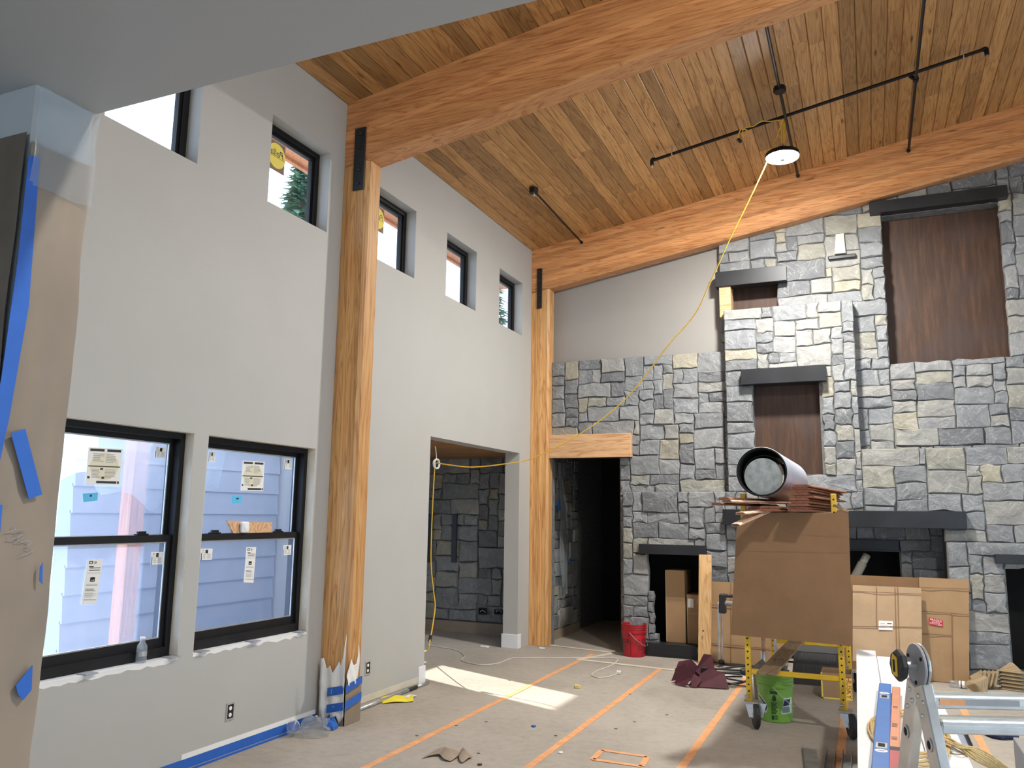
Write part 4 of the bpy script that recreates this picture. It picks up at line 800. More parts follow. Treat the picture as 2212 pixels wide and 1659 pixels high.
# ================================================================== HEARTH SIDE ITEMS
a, b = FL(1507,1431), FL(1534,1434); h = PX(1520,1198,'y',9.92).z
t = thing('pine_plank', 'pale pine plank leaning upright beside the log niche', 'plank', ((a.x+b.x)/2, a.y, 0)); x0, x1 = a.x+.01, b.x+.01
MB().hexa([(x0,9.74,.002),(x1,9.74,.002),(x1,9.782,.002),(x0,9.782,.002)], [(x0+.015,9.86,h),(x1+.015,9.86,h),(x1+.015,9.902,h),(x0+.015,9.902,h)]).build('board', m_stud, t, bevel=.003)
MB().hexa([(x0+.06,9.738,.35),(x0+.075,9.738,.35),(x0+.075,9.75,.35),(x0+.06,9.75,.35)], [(x0+.06,9.741,.37),(x0+.075,9.741,.37),(x0+.075,9.75,.37),(x0+.06,9.75,.37)]).build('knot', m_bark, t)
def carton(x0, x1, y0, y1, z0, z1, label, mat=m_card):
    t = thing('cardboard_box', label, 'box', ((x0+x1)/2, y0, z0)); MB().box(x0,x1,y0,y1,z0,z1).build('carton', mat, t, bevel=.004); MB().box(x0+.003,x1-.003,y0-.002,y0,z0+(z1-z0)*.60,z0+(z1-z0)*.62).build('flap_edge', m_card2, t); MB().box(x0-.001,x0+.012,y0-.003,y0+.01,z0+.01,z1-.005).build('corner_tape', m_card2, t); return t
zh = .15
R = rect(1437, 1231, 1478, 1390, 10.12); carton(R[0], R[1]+.02, 10.12, 10.5, zh, R[3], 'tall narrow cardboard carton standing in the log niche')
R = rect(1483, 1284, 1512, 1393, 10.12); bx = carton(R[0], R[1]+.1, 10.13, 10.45, zh, R[3], 'shorter cardboard carton with a white label in the log niche'); q = rect(1486,1293,1498,1313,10.12); MB().box(q[0],q[1],10.124,10.128,q[2],q[3]).build('label', m_white, bx)
def sheet(name, px, Yb, Yt, mat, label, thick=.008, creases=(), fold=()):
    # px corners TL,TR,BR,BL; bottom edge plane Yb, top edge plane Yt
    TL, TR, BR_, BL = px; a, b, c, d = PX(*TL,'y',Yt), PX(*TR,'y',Yt), PX(*BR_,'y',Yb), PX(*BL,'y',Yb)
    c.z = max(c.z, .004); d.z = max(d.z, .004)
    t = thing(name, label, 'cardboard', (c+d)/2)
    m = MB(); P = []; nI, nJ = 14, 10
    for i in range(nI+1):
        f = i/nI; P.append([(a*(1-g)+b*g)*(1-f)+(d*(1-g)+c*g)*f+Vector((0, .01*mnoise.noise(Vector((g*3+a.x, f*4, 1.7))), 0)) for g in [j/nJ for j in range(nJ+1)]])
    m.grid(P).build('sheet', mat, t, solid=thick)
    def at(u, v, off=.008): return (a*(1-u)+b*u)*(1-v)+(d*(1-u)+c*u)*v+Vector((0,-off-.008,0))
    for u0,v0,u1,v1 in creases: MB().bar(at(u0,v0), at(u1,v1), .006, .004, (0,1,0)).build('crease', m_cardd if mat != m_cardd else m_card, t)
    return t, at
sheet('cardboard_sheet', ((1534,1256),(1700,1262),(1700,1445),(1534,1428)), 9.80, 9.93, m_card, 'cardboard sheet leaning behind the pine plank and folding frame', creases=((0,.3,1,.3),(0,.78,1,.78),(.28,0,.28,1)))
sheet('cardboard_sheet', ((1800,1240),(1985,1248),(1985,1480),(1800,1470)), 9.86, 9.94, m_cardd, 'dark cardboard sheet behind the two leaning cardboard sheets')
t, at = sheet('cardboard_sheet', ((1985,1247),(2093,1252),(2094,1478),(1990,1474)), 9.80, 9.92, m_card, 'cardboard sheet with a red fragile label leaning on the stone', creases=((0,.33,1,.34),(.65,.34,.66,1),(0,.55,.65,.55),(0,.10,1,.09)))
q = [at(u, v, .004) for u, v in ((.19,.39),(.47,.41),(.465,.475),(.18,.455))]; lb_ = MB().prism(q, (0,-.001,0)).build('fragile_label', M('label_red', (.55,.01,.03), .5), t)
ex = (q[1]-q[0]); ey = (q[0]-q[3]); cen = (q[0]+q[1]+q[2]+q[3])/4+Vector((0,-.003,0)); wl_ = ex.length
for txt, s_, dv in (('FRAGILE', .23, .26), ('HANDLE', .15, -.05), ('WITH CARE', .17, -.30)): text_obj(txt, wl_*s_, m_white, lb_, basis(cen+ey*dv, ex, ey))
t, at = sheet('cardboard_sheet', ((1842,1264),(1990,1270),(1992,1420),(1842,1428)), 9.62, 9.84, m_card2, 'pale creased cardboard sheet with a white shipping label', creases=((0,.55,1,.57),(.62,0,.64,1),(.66,0,.68,1),(.35,0,.35,.55),(0,.08,1,.09)))
q = [at(u, v, .004) for u, v in ((.385,.475),(.59,.485),(.585,.61),(.38,.60))]; lb_ = MB().prism(q, (0,-.001,0)).build('shipping_label', m_white, t)
for u0,u1,v0,v1,mt in ((.1,.45,.25,.30,m_grey),(.6,.92,.22,.32,m_ink),(.08,.5,.62,.70,m_grey),(.78,.92,.55,.66,m_ink),(.1,.7,.45,.48,m_grey)):
    def bl(u, v): return (q[0]*(1-u)+q[1]*u)*(1-v)+(q[3]*(1-u)+q[2]*u)*v+Vector((0,-.0025,0))
    MB().add([bl(u0,v0),bl(u1,v0),bl(u1,v1),bl(u0,v1)], [(0,1,2,3)]).build('print', mt, lb_)
# paper tube in firebox
a, b = PX(1873,1198,'y',10.55), PX(1848,1245,'y',10.50); tag(MB().tube([a, a+(b-a)*.45], .045, 12).tube([a+(b-a)*.4, b+(b-a)*3.0], .052, 12).build('paper_tube', m_cream, smooth=True), 'pale cardboard tube leaning inside the firebox', 'tube')
# folding frame (hand cart handle)
t = thing('folding_cart', 'chrome folding frame with a grey roller beside the pine plank', 'cart', FL(1558,1437)); Yq = 9.55
def Q(x, y, Y=None): return PX(x, y, 'y', Y or Yq)
MB().tube(smooth_pts([Q(1554,1425),Q(1552,1310),Q(1554,1302),Q(1562,1290),Q(1575,1286)],4), .012, 8).build('tube_leg', m_galv, t, smooth=True); MB().tube(smooth_pts([Q(1560,1425,9.6),Q(1559,1330,9.6),Q(1558,1308,9.6)],3), .011, 8).build('tube_leg', m_galv, t, smooth=True)
MB().tube([Q(1562,1287),Q(1640,1290)], .018, 8).build('top_bar', m_rubber, t); MB().tube([Q(1562,1303),Q(1640,1306)], .03, 12).build('roller', m_grey, t, smooth=True); MB().box(Q(1558,1300).x-.02,Q(1562,1300).x+.03,Yq-.03,Yq+.05,Q(1560,1325).z,Q(1560,1283).z).build('bracket', m_rubber, t, bevel=.01)
f1 = FL(1556,1437); MB().tube([Q(1554,1425), Vector((f1.x,f1.y,.02))], .016, 8).tube([Q(1560,1425,9.6), Vector((f1.x+.03,f1.y+.05,.02))], .016, 8).build('foot', m_rubber, t); MB().tube([(f1.x,f1.y,.02),(f1.x+.75,f1.y-.12,.02)], .012, 8).build('base_bar', m_rubber, t)
# maroon folded camp chair
cc = FL(1500,1478); m_mar = M('maroon_fabric', (.085,.016,.026), .7, var=.25, nscale=8)
t = thing('folded_chair', 'folded maroon camp chair lying on the floor', 'chair', (cc.x, cc.y, 0))
def fab(pts, name='fabric', th=.006):
    return MB().add([Vector((cc.x+x, cc.y+y, z)) for x, y, z in pts[0]], pts[1]).build(name, m_mar, t, solid=th)
fab(([(-.22,-.05,.02),(-.10,-.08,.06),(-.02,-.02,.24),(-.16,.03,.20),(.04,-.10,.03),(.10,-.02,.12)], [(0,1,2,3),(1,4,5,2)])); fab(([(-.16,-.14,.01),(-.05,-.2,.012),(.02,-.17,.10),(-.06,-.12,.22),(-.17,-.10,.15)], [(0,1,2,3),(0,3,4)])); fab(([(.02,-.05,.14),(.10,.0,.30),(.17,.03,.29),(.22,-.03,.13),(.12,-.08,.06)], [(0,1,2,3),(0,3,4)])); fab(([(.05,-.16,.01),(.36,-.12,.01),(.30,-.03,.14),(.16,-.05,.17),(.04,-.1,.08)], [(0,1,2,3),(0,3,4)])); fab(([(-.02,-.18,.01),(.06,-.2,.012),(.10,-.12,.07),(.02,-.10,.12)], [(0,1,2,3)]))
for k in range(7):
    y0 = .0+.02*(k % 3); z0 = .03+.03*(k % 4); MB().tube([(cc.x+.08, cc.y-.05+y0, z0+.05), (cc.x+.44+.03*(k % 2), cc.y+.10+.05*k-.1, z0+.025*(k//2))], .009, 7).build('leg', m_rubber, t)
MB().tube(smooth_pts([(cc.x+.30,cc.y+.03,.02),(cc.x+.50,cc.y+.10,.06),(cc.x+.48,cc.y+.16,.12),(cc.x+.2,cc.y+.1,.11)],4), .011, 7).build('frame_loop', m_rubber, t); MB().lathe([(.03,-.03),(.036,0),(.03,.03)], (cc.x+.47,cc.y+.12,.14), 10, (1,.4,0), True, True).build('hub', m_rubber, t)
# ================================================================== SCAFFOLD
YF, YR, XA, XB, ZT = 7.03, 8.86, -.965, -.262, 1.85
sc_ = thing('rolling_scaffold', 'yellow rolling scaffold with perforated posts and casters', 'scaffold', ((XA+XB)/2, (YF+YR)/2, 0))
_h = MB().lathe([(.0075,0),(.0075,.001)], (0,0,0), 8, (0,-1,0), False, True).build('pin_hole', m_dark); HOLE = _h.data; bpy.data.objects.remove(_h)
for x in (XA, XB):
    for y in (YF, YR):
        p = MB().box(x-.022, x+.022, y-.022, y+.022, .19, ZT if y == YF else 1.66).build('post', m_yel, sc_, bevel=.004); z = .28
        while z < (ZT if y == YF else 1.66)-.03: 
            ho = bpy.data.objects.new('pin_hole', HOLE); COL.objects.link(ho); ho.parent = p; ho.location = (x-sc_.location.x, y-.0225-sc_.location.y, z); z += .0508
        c = Vector((x, y, .1)); s = 1 if y == YF else -1
        w = MB().lathe([(.03,-.02),(.085,-.02),(.096,-.012),(.096,.012),(.085,.02),(.03,.02)], (x+.05, y-.03*s, .098), 24, (1,.35,0), True, True).build('caster_wheel', m_rubber, sc_, smooth=False); MB().lathe([(.022,-.026),(.022,.026)], (x+.05, y-.03*s, .098), 12, (1,.35,0), True, True).build('wheel_hub', m_galv, w)
        MB().box(x-.04,x+.07,y-.05,y+.05,.186,.205).build('caster_plate', m_galv, sc_, bevel=.003)
        for q in (-1,1): MB().prism([Vector((x-.02,y,.19))+Vector((.045,.016,0))*q*.75+Vector((.025,-.02*s,0)), Vector((x+.07,y,.19))+Vector((.045,.016,0))*q*.75+Vector((.025,-.02*s,0)), Vector((x+.065,y-.03*s,.085))+Vector((.045,.016,0))*q*.75, Vector((x+.035,y-.03*s,.085))+Vector((.045,.016,0))*q*.75], Vector((.003,.001,0))*q).build('caster_fork', m_galv, sc_)
        MB().cyl((x-.03,y-.024,.24), (x-.03+.03,y-.03,.24), .012, 10).build('lock_pin', m_galv, sc_)
for y in (YF, YR):
    for z in (.43, .98, 1.52): MB().box(XA+.02, XB-.02, y-.014, y+.014, z-.02, z+.02).build('cross_rail', m_yel, sc_, bevel=.004)
for x in (XA, XB): MB().box(x-.014, x+.014, YF+.02, YR-.02, 1.60, 1.67).build('side_rail', m_yel, sc_, bevel=.004)
ZD = 1.70; MB().box(XA+.01, XB-.01, YF-.02, YR+.02, ZD-.02, ZD).build('deck', M('plywood', (.5,.36,.2), .7), sc_, bevel=.003)
# hanging cardboard
yk = 6.93; pts = [(1592,1128),(1612,1108),(1700,1100),(1800,1093),(1822,1098),(1833,1108),(1842,1396),(1578,1371)]
t = thing('hanging_cardboard', 'large plain brown cardboard sheet hanging on the front of the scaffold', 'cardboard', PX(1705,1384,'y',yk))
pq = [PX(x, y, 'y', yk) for x, y in pts]
for p in pq[1:4]: p.z = min(p.z, ZD-.003)
MB().prism(pq, (0,.008,0)).build('sheet', m_cardd, t)
for y0, y1 in ((1152,1160),(1190,1195)): MB().bar(PX(1588,y0,'y',yk-.0015), PX(1834,y1,'y',yk-.0015), .003, .0015, (0,1,0)).build('crease', m_cardd, t)
a, b = PX(1800,1094,'y',yk-.004), PX(1832,1108,'y',yk-.004); P = [[a+(b-a)*k/6+Vector((0,0,.002)) for k in range(7)], [a+(b-a)*k/6+Vector((.01,-.02-.02*math.sin(k),.02)) for k in range(7)]]; MB().grid(P).build('curled_edge', m_card2, t, solid=.003)
# ------------------------------------------------------------------ trim boards on the deck
m_trim = wood('stained_trim', (.10,.03,.014), (.22,.075,.034), (.31,.12,.06), 'y', .4, 1.0, .1, .35); m_trimp = wood('pale_trim', (.42,.24,.15), (.60,.40,.29), (.70,.52,.40), 'y', .5, 1.0, .1, .15)
def trim(x, z, w, th, y0, ln, yawd, mat, label, group=None, dz=0.0, prof=0):
    d = Vector((math.sin(math.radians(yawd)), math.cos(math.radians(yawd)), dz)).normalized(); s = Vector((d.y, -d.x, 0)).normalized(); o = Vector((x, y0, z)); up = s.cross(d)
    t = thing('moulding_board', label, 'trim', o, group); hw = w/2
    pr = [(-hw,0),(hw-.01,0),(hw,.006),(hw-.004,th*.6),(hw-.02,th),(-hw+.004,th),(-hw,th*.6)]
    MB().prism([o+s*a+up*b for a, b in pr], d*ln).build('moulding', mat, t); MB().prism([o+s*a*.86+up*(th*.5+(b-th*.5)*.7)-d*.0008 for a, b in pr], -d*.0006).build('end_grain', m_trim, t); return t
GP = 'stained trim boards piled on the scaffold deck'; rt = random.Random(12)
hz_ = ZD+.003
for k in range(10):        # tall pile on the right
    trim(-.50+rt.uniform(-.025,.02)+.012*k/3, hz_+k*.0215, .17-.004*k, .02, 6.72-.03*rt.random()+.012*k, 1.75, 4+rt.uniform(-1,1)+k*.3, m_trim, 'stained trim board stacked in the tall pile beside the duct', GP)
for k in range(2):
    trim(-.70+rt.uniform(-.02,.02), hz_+k*.0215, .16, .02, 6.70+.02*k, 1.7, 2+rt.uniform(-1,1), m_trim, 'stained trim board lying under the black duct', GP)
for k in range(2):
    trim(-.862+.01*k, hz_+k*.0215, .12, .02, 6.90+.03*k, 1.6, 0+rt.uniform(-1,1), m_trim, 'stained trim board lying under the black duct', GP)
for k, (x, y0, yw_) in enumerate(((-1.12,6.66,27),(-1.03,6.60,31),(-1.07,6.70,24))):
    trim(x, hz_+.045+k*.0215, .10, .02, y0, .80, yw_, m_trim if k % 2 == 0 else m_trimp, 'loose trim board splayed out past the scaffold post', GP)
a = PX(1600,1132,'y',6.45); b = Vector((-.74, 7.3, ZD+.07)); d = b-a
for (px_, py_, y0, lb, w) in ((1600,1112,6.50,'pale trim board sliding off the scaffold front, upper of two',.085),(1590,1137,6.42,'pale trim board sliding off the scaffold front, lower of two',.075)):
    a = PX(px_, py_, 'y', y0); trim(a.x, a.z, w, .02, y0, .50 if py_ > 1120 else .44, 24, m_trimp, lb, dz=(.24 if py_ > 1120 else .07))
# ------------------------------------------------------------------ duct
a = PX(1645, 1019, 'y', 6.88); ax = Vector((.03, 1, -.008)).normalized(); R_ = .20; c0 = Vector((a.x, 6.88, max(a.z, ZD+.07+R_+.014)))
t = thing('duct_pipe', 'fat ribbed silver duct with black lining on top of the trim boards', 'duct', c0-Vector((0,0,R_)))
prof = []
for k in range(90): prof += [(R_-.002, k*.018), (R_+.003, k*.018+.009)]
MB().lathe(prof, c0, 48, ax).build('outer_skin', M('duct_silver', (.62,.64,.72), .4, .3, var=.05), t, smooth=True)
MB().lathe([(R_,0),(R_-.004,-.004),(R_-.014,0),(R_-.014,1.6)], c0, 48, ax).build('black_lining', m_frame, t, smooth=True)
c1 = c0+ax*.10+Vector((.005,0,-.025)); MB().lathe([(.17,0),(.165,-.006),(.158,0),(.158,1.0)], c1, 44, ax).build('inner_pipe', m_frame, t, smooth=True)
c2 = c0+ax*.06+Vector((.003,0,-.036)); MB().lathe([(.150,.004),(.152,.0),(.150,-.004),(.10,-.005)], c2, 44, ax, False).lathe([(.10,-.005),(.0005,-.005)], c2, 44, ax).build('end_cap', M('galvanised_cap', (.36,.40,.39), .55, .1, var=.25, nscale=22), t)
# ------------------------------------------------------------------ things under the scaffold
dp = thing('weathered_plank', 'weathered fence plank resting across the lower scaffold rails', 'plank', (-.7, 6.85, .452)); a, b = Vector((-.80, 6.78, .462)), Vector((-.72, 8.95, .462))
mw = wood('weathered_wood', (.14,.09,.05), (.25,.17,.10), (.33,.24,.15), 'y', .7, 1, .4, .1); MB().bar(a, b, .145, .02).build('board', mw, dp, bevel=.003)
for f in (.3, .55, .8): c = a+(b-a)*f; MB().box(c.x-.05,c.x+.05,c.y-.003,c.y+.003,c.z+.0101,c.z+.0115).build('crack', m_dark, dp)
def handle(p, q, r, mat, label, head=None, name='tool_handle', cat='tool'):
    t = thing(name, label, cat, p); MB().tube([p, q], r, 9).build('shaft', mat, t, smooth=True)
    if head: MB().prism(head[0], head[1]).build('blade', head[2], t, bevel=.004)
    MB().lathe([(r*1.3,0),(r*1.3,.12)], p, 9, Vector(q)-Vector(p), True, True).build('ferrule', m_galv, t)
mtool = M('dirty_steel', (.20,.18,.15), .7, .2, var=.3, nscale=14)
p = FL(1650,1465); p = Vector((-.985, 8.15, .30)); handle(p, Vector((-.99, 8.55, 1.35)), .018, wood('tool_wood', (.25,.14,.08), (.38,.22,.13), (.45,.28,.17), 'z', .6), 'wooden shovel handle standing inside the scaffold', ([(-1.06,8.08,.0015),(-.94,8.04,.0015),(-.92,8.10,.28),(-.99,8.14,.36),(-1.08,8.12,.28)], (0,.012,0), mtool), 'shovel', 'shovel')
handle(Vector((-.90, 8.30, .01)), Vector((-.90, 8.62, 1.3)), .016, m_galv, 'grey metal tool pole standing beside the shovel')
t = thing('black_broom', 'black wide broom leaning low inside the scaffold', 'broom', (-.65, 9.1, 0)); 
MB().hexa([(-.80,9.15,.30),(-.36,9.15,.30),(-.36,9.2,.30),(-.80,9.2,.30)], [(-.82,9.25,.45),(-.36,9.25,.45),(-.36,9.3,.45),(-.82,9.3,.45)]).build('block', m_rubber, t)
for k in range(14): x = -.79+k*.031; MB().hexa([(x-.03,9.0,.002),(x+.001,9.0,.002),(x+.001,9.03,.002),(x-.03,9.03,.002)], [(x,9.16,.31),(x+.03,9.16,.31),(x+.03,9.19,.31),(x,9.19,.31)]).build('bristle_tuft', m_rubber, t)
x0, x1, y0, y1, z1 = -.50, -.235, 8.42, 8.72, .235
t = thing('open_carton', 'open box with yellow edges and red lettering under the scaffold', 'box', ((x0+x1)/2, y0, 0)); slab('z', .002, z1, x0, x1, y0, y1, [(x0+.006,x1-.006,y0+.006,y1-.006)]).build('walls', m_card, t); MB().box(x0,x1,y0,y1,.002,.01).build('bottom', m_card, t)
MB().box(x0-.001,x0+.012,y0-.0015,y0,.002,z1).box(x0,x1,y0-.0015,y0,.002,.014).build('yellow_edge', m_sy, t); MB().prism([(x1-.10,y0-.002,.004),(x1,y0-.002,.004),(x1,y0-.002,z1-.03),(x1-.045,y0-.002,z1-.03)], (0,-.0006,0)).build('yellow_print', m_sy, t); text_obj('HUSKY', .062, M('red_print', (.5,.02,.02), .5), t, basis((x1-.028, y0-.004, .115), (0,0,-1), (1,0,0)))
# ================================================================== WHITE BOARD STACK, LEVELS, CORD
def wboard(x0, x1, yn, yf, z0, z1, sk, label, group=None):
    # sk: x drift per metre toward the far end (stack is not quite square to the room)
    def X(x, y): return x+(y-3.64)*sk
    return tag(MB().hexa([(x0,yn,z0),(x1,yn,z0),(X(x1,yf),yf,z0),(X(x0,yf),yf,z0)], [(x0,yn,z1),(x1,yn,z1),(X(x1,yf),yf,z1),(X(x0,yf),yf,z1)]).build('white_board', m_prime, bevel=.0015), label, 'board', group)
rs = random.Random(3); GW = 'white boards stacked under the levels'; nl = 15; lh = .665/nl
for k in range(nl): wboard(-.098+rs.uniform(-.006,.008), .30+rs.uniform(-.02,.02), 3.57+rs.uniform(0,.02), 6.45+rs.uniform(0,.30), .002+k*lh, .002+(k+1)*lh-.002, -.0165, 'long white board in the tall stack beside the ladder', GW)
zt_ = .669
wboard(-.095, .035, 3.565, 6.80, zt_, zt_+.022, -.0165, 'white board on top of the stack under the blue level')
wboard(.04, .165, 3.565, 6.55, zt_, zt_+.022, -.0165, 'white board on top of the stack under the orange level'); wboard(.17, .325, 3.565, 5.3, zt_, zt_+.022, -.0165, 'short white board on top of the stack under the tan cord')
zl = zt_+.0235
def level(c0, c1, w, hh, mat, label, vials, name='spirit_level', band=None):
    a, b = PX(*c0, 'z', zl), PX(*c1, 'z', zl); d = (a-b).normalized(); b = b-d*.02; a.z = b.z = zl+.019+hh/2
    t = thing(name, label, 'level', (a+b)/2-Vector((0,0,hh/2))); MB().bar(b, a, w, hh).build('body', mat, t, bevel=.003); s = Vector((d.y,-d.x,0)); ln = (a-b).length
    for f in vials:
        c = b+d*ln*f; c.z = zl+.019+hh
        h = MB().bar(c-d*.045, c+d*.045, w*.72, .003).build('vial_housing', m_galv, t, bevel=.001); MB().bar(c-d*.025+Vector((0,0,.002)), c+d*.025+Vector((0,0,.002)), w*.42, .002).build('vial_window', m_dark, h)
    for f in vials:
        c = b+d*(ln*f+(.095 if f > .5 else -.085)); c.z = zl+.019+hh+.0005; R1 = []
        MB().add([c+s*(w*.40*math.cos(q))+d*(.025*math.sin(q)) for q in [k*.393 for k in range(16)]], [tuple(range(16))]).build('hand_hole', m_white, t); MB().add([c+Vector((0,0,.0005))+s*(w*.22*math.cos(q))+d*(.010*math.sin(q)) for q in [k*.393 for k in range(16)]], [tuple(range(16))]).build('hand_hole_core', m_grey, t)
    if band: c = b+d*ln*band; MB().bar(c-d*.03+Vector((0,0,.0)), c+d*.03, w*1.02, hh*1.03).build('end_block', m_rubber, t); MB().bar(b-d*.001, c-d*.03, w*1.01, hh*1.02).build('red_end', M('faded_red', (.42,.07,.08), .5), t)
    return t, b, d, ln
level((1913,1494),(1903,1686), .062, .026, M('blue_level_paint', (.05,.17,.50), .4, var=.1), 'blue spirit level lying on the white boards', (.20,.78))
t, b, d, ln = level((1937,1500),(1932,1686), .040, .022, M('orange_level_paint', (.62,.25,.13), .5, var=.12), 'narrow orange and red level beside the blue level', (), band=.19)
for f, n_ in ((.42,4),(.28,3),(.66,3)):
    for k in range(n_): c = b+d*(ln*f+.02*k); c.z = zl+.0415; s = Vector((d.y,-d.x,0)); MB().bar(c-s*.012, c+s*.010, .006, .0008).build('stamp', m_ink, t)
# tan cord coil
cw = PX(1985,1590,'z',zl+.02); t = thing('cord_coil', 'messy coil of tan extension cord lying over the white boards', 'cord', cw); rr = random.Random(5); m = MB()
zc = zl+.012
for k in range(6):
    pts = []
    for q in range(25):
        a_ = q/24*6.283; c = PX(1962,1585,'z',zc); pts.append(c+Vector((math.cos(a_)*(.165-.006*k+.008*math.sin(3*a_+k)), math.sin(a_)*(.50-.03*k)+.04*math.sin(2*a_+k), .0)))
    MB().tube(pts, .0055, 6).build('loop', m_tan, t, smooth=True)
for k in range(7):
    s_ = [PX(x+rr.uniform(-6,6), y+rr.uniform(-4,4), 'z', zc+.004*k) for x, y in ((2010,1585),(2045,1598),(2070,1612))]+[PX(2105+k*3,1640-k*3,'z',zc-.02)]+[PX(2150+k*6,1668,'z',.55), PX(2190+k*5,1720,'z',.35)]
    MB().tube(smooth_pts(s_,5), .0055, 6).build('strand', m_tan, t, smooth=True)
# ================================================================== LADDER
A_ = Vector((.93,.37,0)).normalized(); Fd = Vector((-.37,.93,0)).normalized(); Hc = PX(1984, 1438, 'y', 3.02); Wd = .46
ld = thing('folding_ladder', 'aluminium folding ladder with a round black and yellow hinge', 'ladder', (Hc.x, Hc.y, 0)); UP = Vector((0,0,1))
spl = .43; zh_ = Hc.z
for side in (0, 1):
    o = Hc+A_*(Wd*side)
    for k, off in enumerate((0, .012)):
        MB().lathe([(.068,-.004),(.07,0),(.068,.004)], o+A_*(off-.006), 28, A_, True, True).build('hinge_plate', m_galv if k else m_grey, ld)
    sgn = -1 if side == 0 else 1
    h = MB().lathe([(.012,0),(.012,.05)], o+A_*sgn*.006, 10, A_*sgn, True, True).build('hinge_pin', m_galv, ld)
    kc = o+A_*sgn*.05; kn = MB().lathe([(.044,0),(.05,.006),(.05,.016),(.042,.024)], kc, 8, A_*sgn, True, True).build('lock_knob', m_rubber, ld)
    e1 = Fd*.012; MB().prism([kc+A_*sgn*.0245+Fd*a_+UP*b_ for a_, b_ in ((-.018,-.032),(.012,-.032),(.018,-.02),(.018,.02),(.010,.034),(-.018,.026))], A_*sgn*.003).build('yellow_grip', m_yel, kn); MB().prism([kc+A_*sgn*.0278+Fd*a_+UP*b_ for a_, b_ in ((-.007,-.02),(.006,-.02),(.006,.018),(-.007,.018))], A_*sgn*.001).build('grip_slot', m_dark, kn)
    for q in range(3): a_ = q*2.1+.5; MB().lathe([(.006,0),(.006,.003)], o+A_*sgn*.0105+(Fd*math.cos(a_)+UP*math.sin(a_))*.052, 8, A_*sgn, False, True).build('hinge_rivet', m_dark, ld)
    for s_ in (-1, 1):      # near leg, far leg
        foot = o+Fd*(s_*spl); foot.z = .01; dr_ = (foot-o).normalized(); top_ = o+dr_*.060
        st = MB().bar(top_, foot, .034, .070, A_.cross(dr_)).build('stile', m_alu, ld, bevel=.004)
        nrm = A_.cross(dr_); 
        MB().bar(o+dr_*.02, o+dr_*.17, .006, .05, A_.cross(dr_)).build('hinge_arm', m_galv, ld)
        for f, g in ((.09,.012),(.115,-.014),(.15,.012)): MB().lathe([(.0085,0),(.007,.004)], o+dr_*f-A_*.017*1+nrm*g, 10, -A_, False, True).build('rivet', m_galv, st)
        rv = o+dr_*.235-A_*.0175; MB().lathe([(.019,0),(.021,.002),(.014,.003)], rv, 16, -A_).build('hole_rim', m_alu, st); MB().lathe([(.014,.0005),(.0005,.0005)], rv, 16, -A_).build('hole', m_dark, st)
        MB().bar(foot-dr_*.05, foot, .045, .09, nrm).build('rubber_foot', m_rubber, ld, bevel=.004)
    
for s_ in (-1, 1):
    o = Hc; foot = Hc+Fd*(s_*spl); foot.z = .01; dr_ = (foot-o).normalized(); nrm = A_.cross(dr_)
    Ltot = (foot-o).length
    for n_, f in enumerate((.12, .40, .68, .96) if s_ == 1 else (.175, .455, .735)):
        if f > Ltot-.1: continue
        c = o+dr_*f; rg = MB().bar(c+A_*.017, c+A_*(Wd-.017), .075, .040, Vector((0,0,1))).build('rung', m_alu, ld, bevel=.004)
        m = MB()
        for q in (-.026,-.009,.009,.026): m.bar(c+A_*.02+Fd*q+UP*.020, c+A_*(Wd-.02)+Fd*q+UP*.020, .006, .004)
        m.bar(c+A_*.02-Fd*.0385, c+A_*(Wd-.02)-Fd*.0385, .004, .010).build('tread_rib', m_alu, rg)
        if s_ == 1 and n_ == 0: MB().bar(c+A_*.06-Fd*.041+UP*.002, c+A_*.14-Fd*.041+UP*.002, .0015, .018).build('warning_sticker', m_orange, rg); MB().bar(c+A_*.14-Fd*.041+UP*.002, c+A_*.31-Fd*.041+UP*.002, .0015, .018).build('printed_strip', m_grey, rg)
# ================================================================== RIGHT FLOOR ITEMS
a, b = PX(2188,1592,'z',.45), None; t = thing('grey_carton', 'grey printed box standing on the floor behind the ladder', 'box', (a.x+.15, a.y-.2, 0)); x0, y1 = a.x, a.y
MB().box(x0, x0+.32, y1-.36, y1, .002, .45).build('carton', M('grey_card', (.30,.29,.28), .7, var=.06), t, bevel=.004)
for k in range(3): MB().box(x0+.03+.03*k, x0+.04+.03*k, y1-.3605, y1-.36, .30-.03*k, .42-.03*k).build('print_stripe', m_ink, t)
slab('y', y1-.3615, y1-.36, x0+.02, x0+.16, .06, .22, [(x0+.045,x0+.135,.085,.195)]).build('print_frame', m_ink, t); slab('x', x0-.0015, x0, y1-.34, y1-.14, .06, .26, [(y1-.31,y1-.17,.09,.23)]).build('print_frame', m_ink, t)
t = thing('framed_panel', 'black framed pale panel lying on the floor beside the orange seam', 'panel', FL(2085,1600)); q = [FL(*p) for p in ((2048,1578),(2092,1578),(2108,1624),(2070,1620))]
x0, x1, y0, y1 = .44, .60, 6.95, 7.75; MB().box(x0+.02,x1-.02,y0+.02,y1-.02,.004,.012).build('pane', M('panel_blue', (.35,.42,.55), .3), t); slab('z', .002, .035, x0, x1, y0, y1, [(x0+.022,x1-.022,y0+.03,y1-.03)]).build('frame', m_frame, t)
crumple('dark_cloth', FL(2160,1592)+Vector((0,0,.003)), .12, .06, M('navy_cloth', (.012,.02,.06), .8), 'crumpled navy cloth on the floor behind the ladder', 'cloth', 15, 12, 6)
t = thing('empty_bottle', 'clear plastic bottle lying on its side by the pulp packing', 'bottle', FL(2075,1487)); c = FL(2052,1484)+Vector((0,0,.036)); ax = (FL(2105,1490)-FL(2052,1484)).normalized()
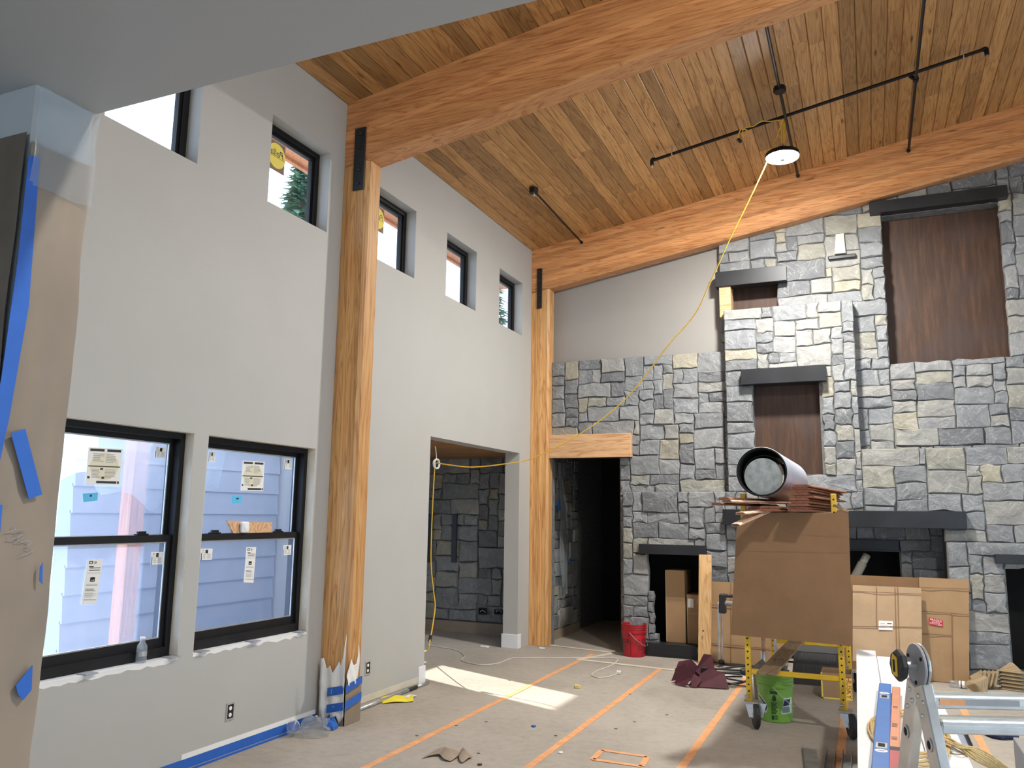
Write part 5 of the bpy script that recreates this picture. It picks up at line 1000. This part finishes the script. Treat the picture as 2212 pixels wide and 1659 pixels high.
MB().lathe([(.030,0),(.034,.01),(.034,.07),(.031,.075),(.034,.08),(.034,.14),(.030,.16),(.014,.20),(.014,.215)], c, 18, ax, True).build('body', m_clear, t, smooth=True); MB().lathe([(.0345,.085),(.0345,.135)], c, 18, ax).build('label_band', m_white, t); MB().lathe([(.0348,.10),(.0348,.11)], c, 18, ax).build('label_print', m_ink, t); MB().lathe([(.0155,.213),(.0155,.228)], c, 14, ax, True, True).build('cap', m_white, t)
m_pulp = M('moulded_pulp', (.34,.255,.15), .95, var=.12, nscale=20)
def pulp(c, axis, roll, size, label, group):
    ax = Vector(axis).normalized(); a_ = ax.orthogonal().normalized(); b_ = ax.cross(a_); m = MB(); vs = []; n = 12; t = thing('pulp_corner', label, 'packing', c, group)
    for i in range(n+1):
        f = i/n; r = size*(1-f*.86)*(1 if i % 2 == 0 else .93); h = f*size*.62
        for k in range(3):
            for e in (-.16, .16): q = roll+k*2.0944+e; vs.append(Vector(c)+ax*h+(a_*math.cos(q)+b_*math.sin(q))*r)
    fs = [(i*6+k, i*6+(k+1) % 6, (i+1)*6+(k+1) % 6, (i+1)*6+k) for i in range(n) for k in range(6)]+[tuple(n*6+k for k in range(6))]
    m.add(vs, fs).build('shell', m_pulp, t, solid=.004)
    rim = MB(); rim.tube([Vector(vs[k % 6]) for k in range(7)], .006, 5, False).build('rim', m_pulp, t)
b0 = FL(2190,1490)
for k in range(6): pulp((b0.x, b0.y, .008+k*.034), (0,0,1), .4, .125, 'moulded pulp corner in the upright nested stack', 'nested stack of pulp corners')
for k in range(5): c = FL(2112+k*9, 1488); pulp((c.x, c.y+.02, .085), (-.9,-.25,.45), .2, .10, 'moulded pulp corner standing tilted in the slanted row', 'slanted row of pulp corners')
c = FL(2100,1494); pulp((c.x+.05, c.y-.10, .075), (-.35,-.85,.45), 1.2, .12, 'loose triangular pulp corner in front of the slanted row', None)
mst = M('grey_steel', (.28,.29,.29), .5, .5, var=.2, nscale=12)
t = thing('steel_offcut', 'flat grey steel sheet offcut on the floor before the scaffold', 'steel sheet', FL(1750,1640)); q = [FL(*p) for p in ((1735,1617),(1763,1621),(1775,1680),(1742,1680))]; MB().prism([p+Vector((0,0,.002)) for p in q], (0,0,.004)).build('sheet', mst, t); MB().prism([q[0]+Vector((0,0,.002)),q[3]+Vector((0,0,.002)),q[3]+Vector((-.004,0,.03)),q[0]+Vector((-.004,0,.03))], (.002,0,0)).build('lip', mst, t)
for px_, lb in ((1797,'between the flat steel sheet and the orange seam'),(1832,'beside the white board stack')):
    a, b = FL(px_, 1632), FL(px_+2, 1690); t = thing('steel_channel', 'grey steel channel offcut on the floor '+lb, 'steel channel', a)
    MB().box(a.x-.03,a.x+.03,b.y,a.y,.002,.005).build('web', mst, t); MB().prism([(a.x-.03,b.y,.005),(a.x-.03,a.y,.005),(a.x-.03,a.y-.03,.05),(a.x-.03,b.y,.05)], (.002,0,0)).build('flange', mst, t); MB().prism([(a.x+.028,b.y,.005),(a.x+.028,a.y,.005),(a.x+.028,a.y-.03,.05),(a.x+.028,b.y,.05)], (.002,0,0)).build('flange', mst, t)
# plastic drape in the doorway
P = []
for i in range(18):
    f = i/17; row = []
    for j in range(9):
        g = j/8; w = .05+.26*math.sin(min(1, f*1.25)*1.5)*(1 if f < .75 else (1-f)*2.4+.4); row.append((-3.955+.02*math.sin(j*1.7)+.03*f+.03*math.sin(j*2.3+i*.4)*f+.012, 10.62+.10*f+w*g, 2.38-1.72*f-.08*g*f))
    P.append(row)
t = thing('hanging_plastic', 'crumpled clear plastic sheet hanging inside the dark doorway', 'plastic sheet', (-3.9, 10.7, .7)); MB().grid(P).build('sheet', m_clear, t, smooth=True); MB().box(-3.945,-3.93,10.62,10.68,1.72,1.86).build('tape', m_blue, t); MB().box(-3.90,-3.885,10.95,11.02,1.0,1.06).build('tape', m_blue, t)
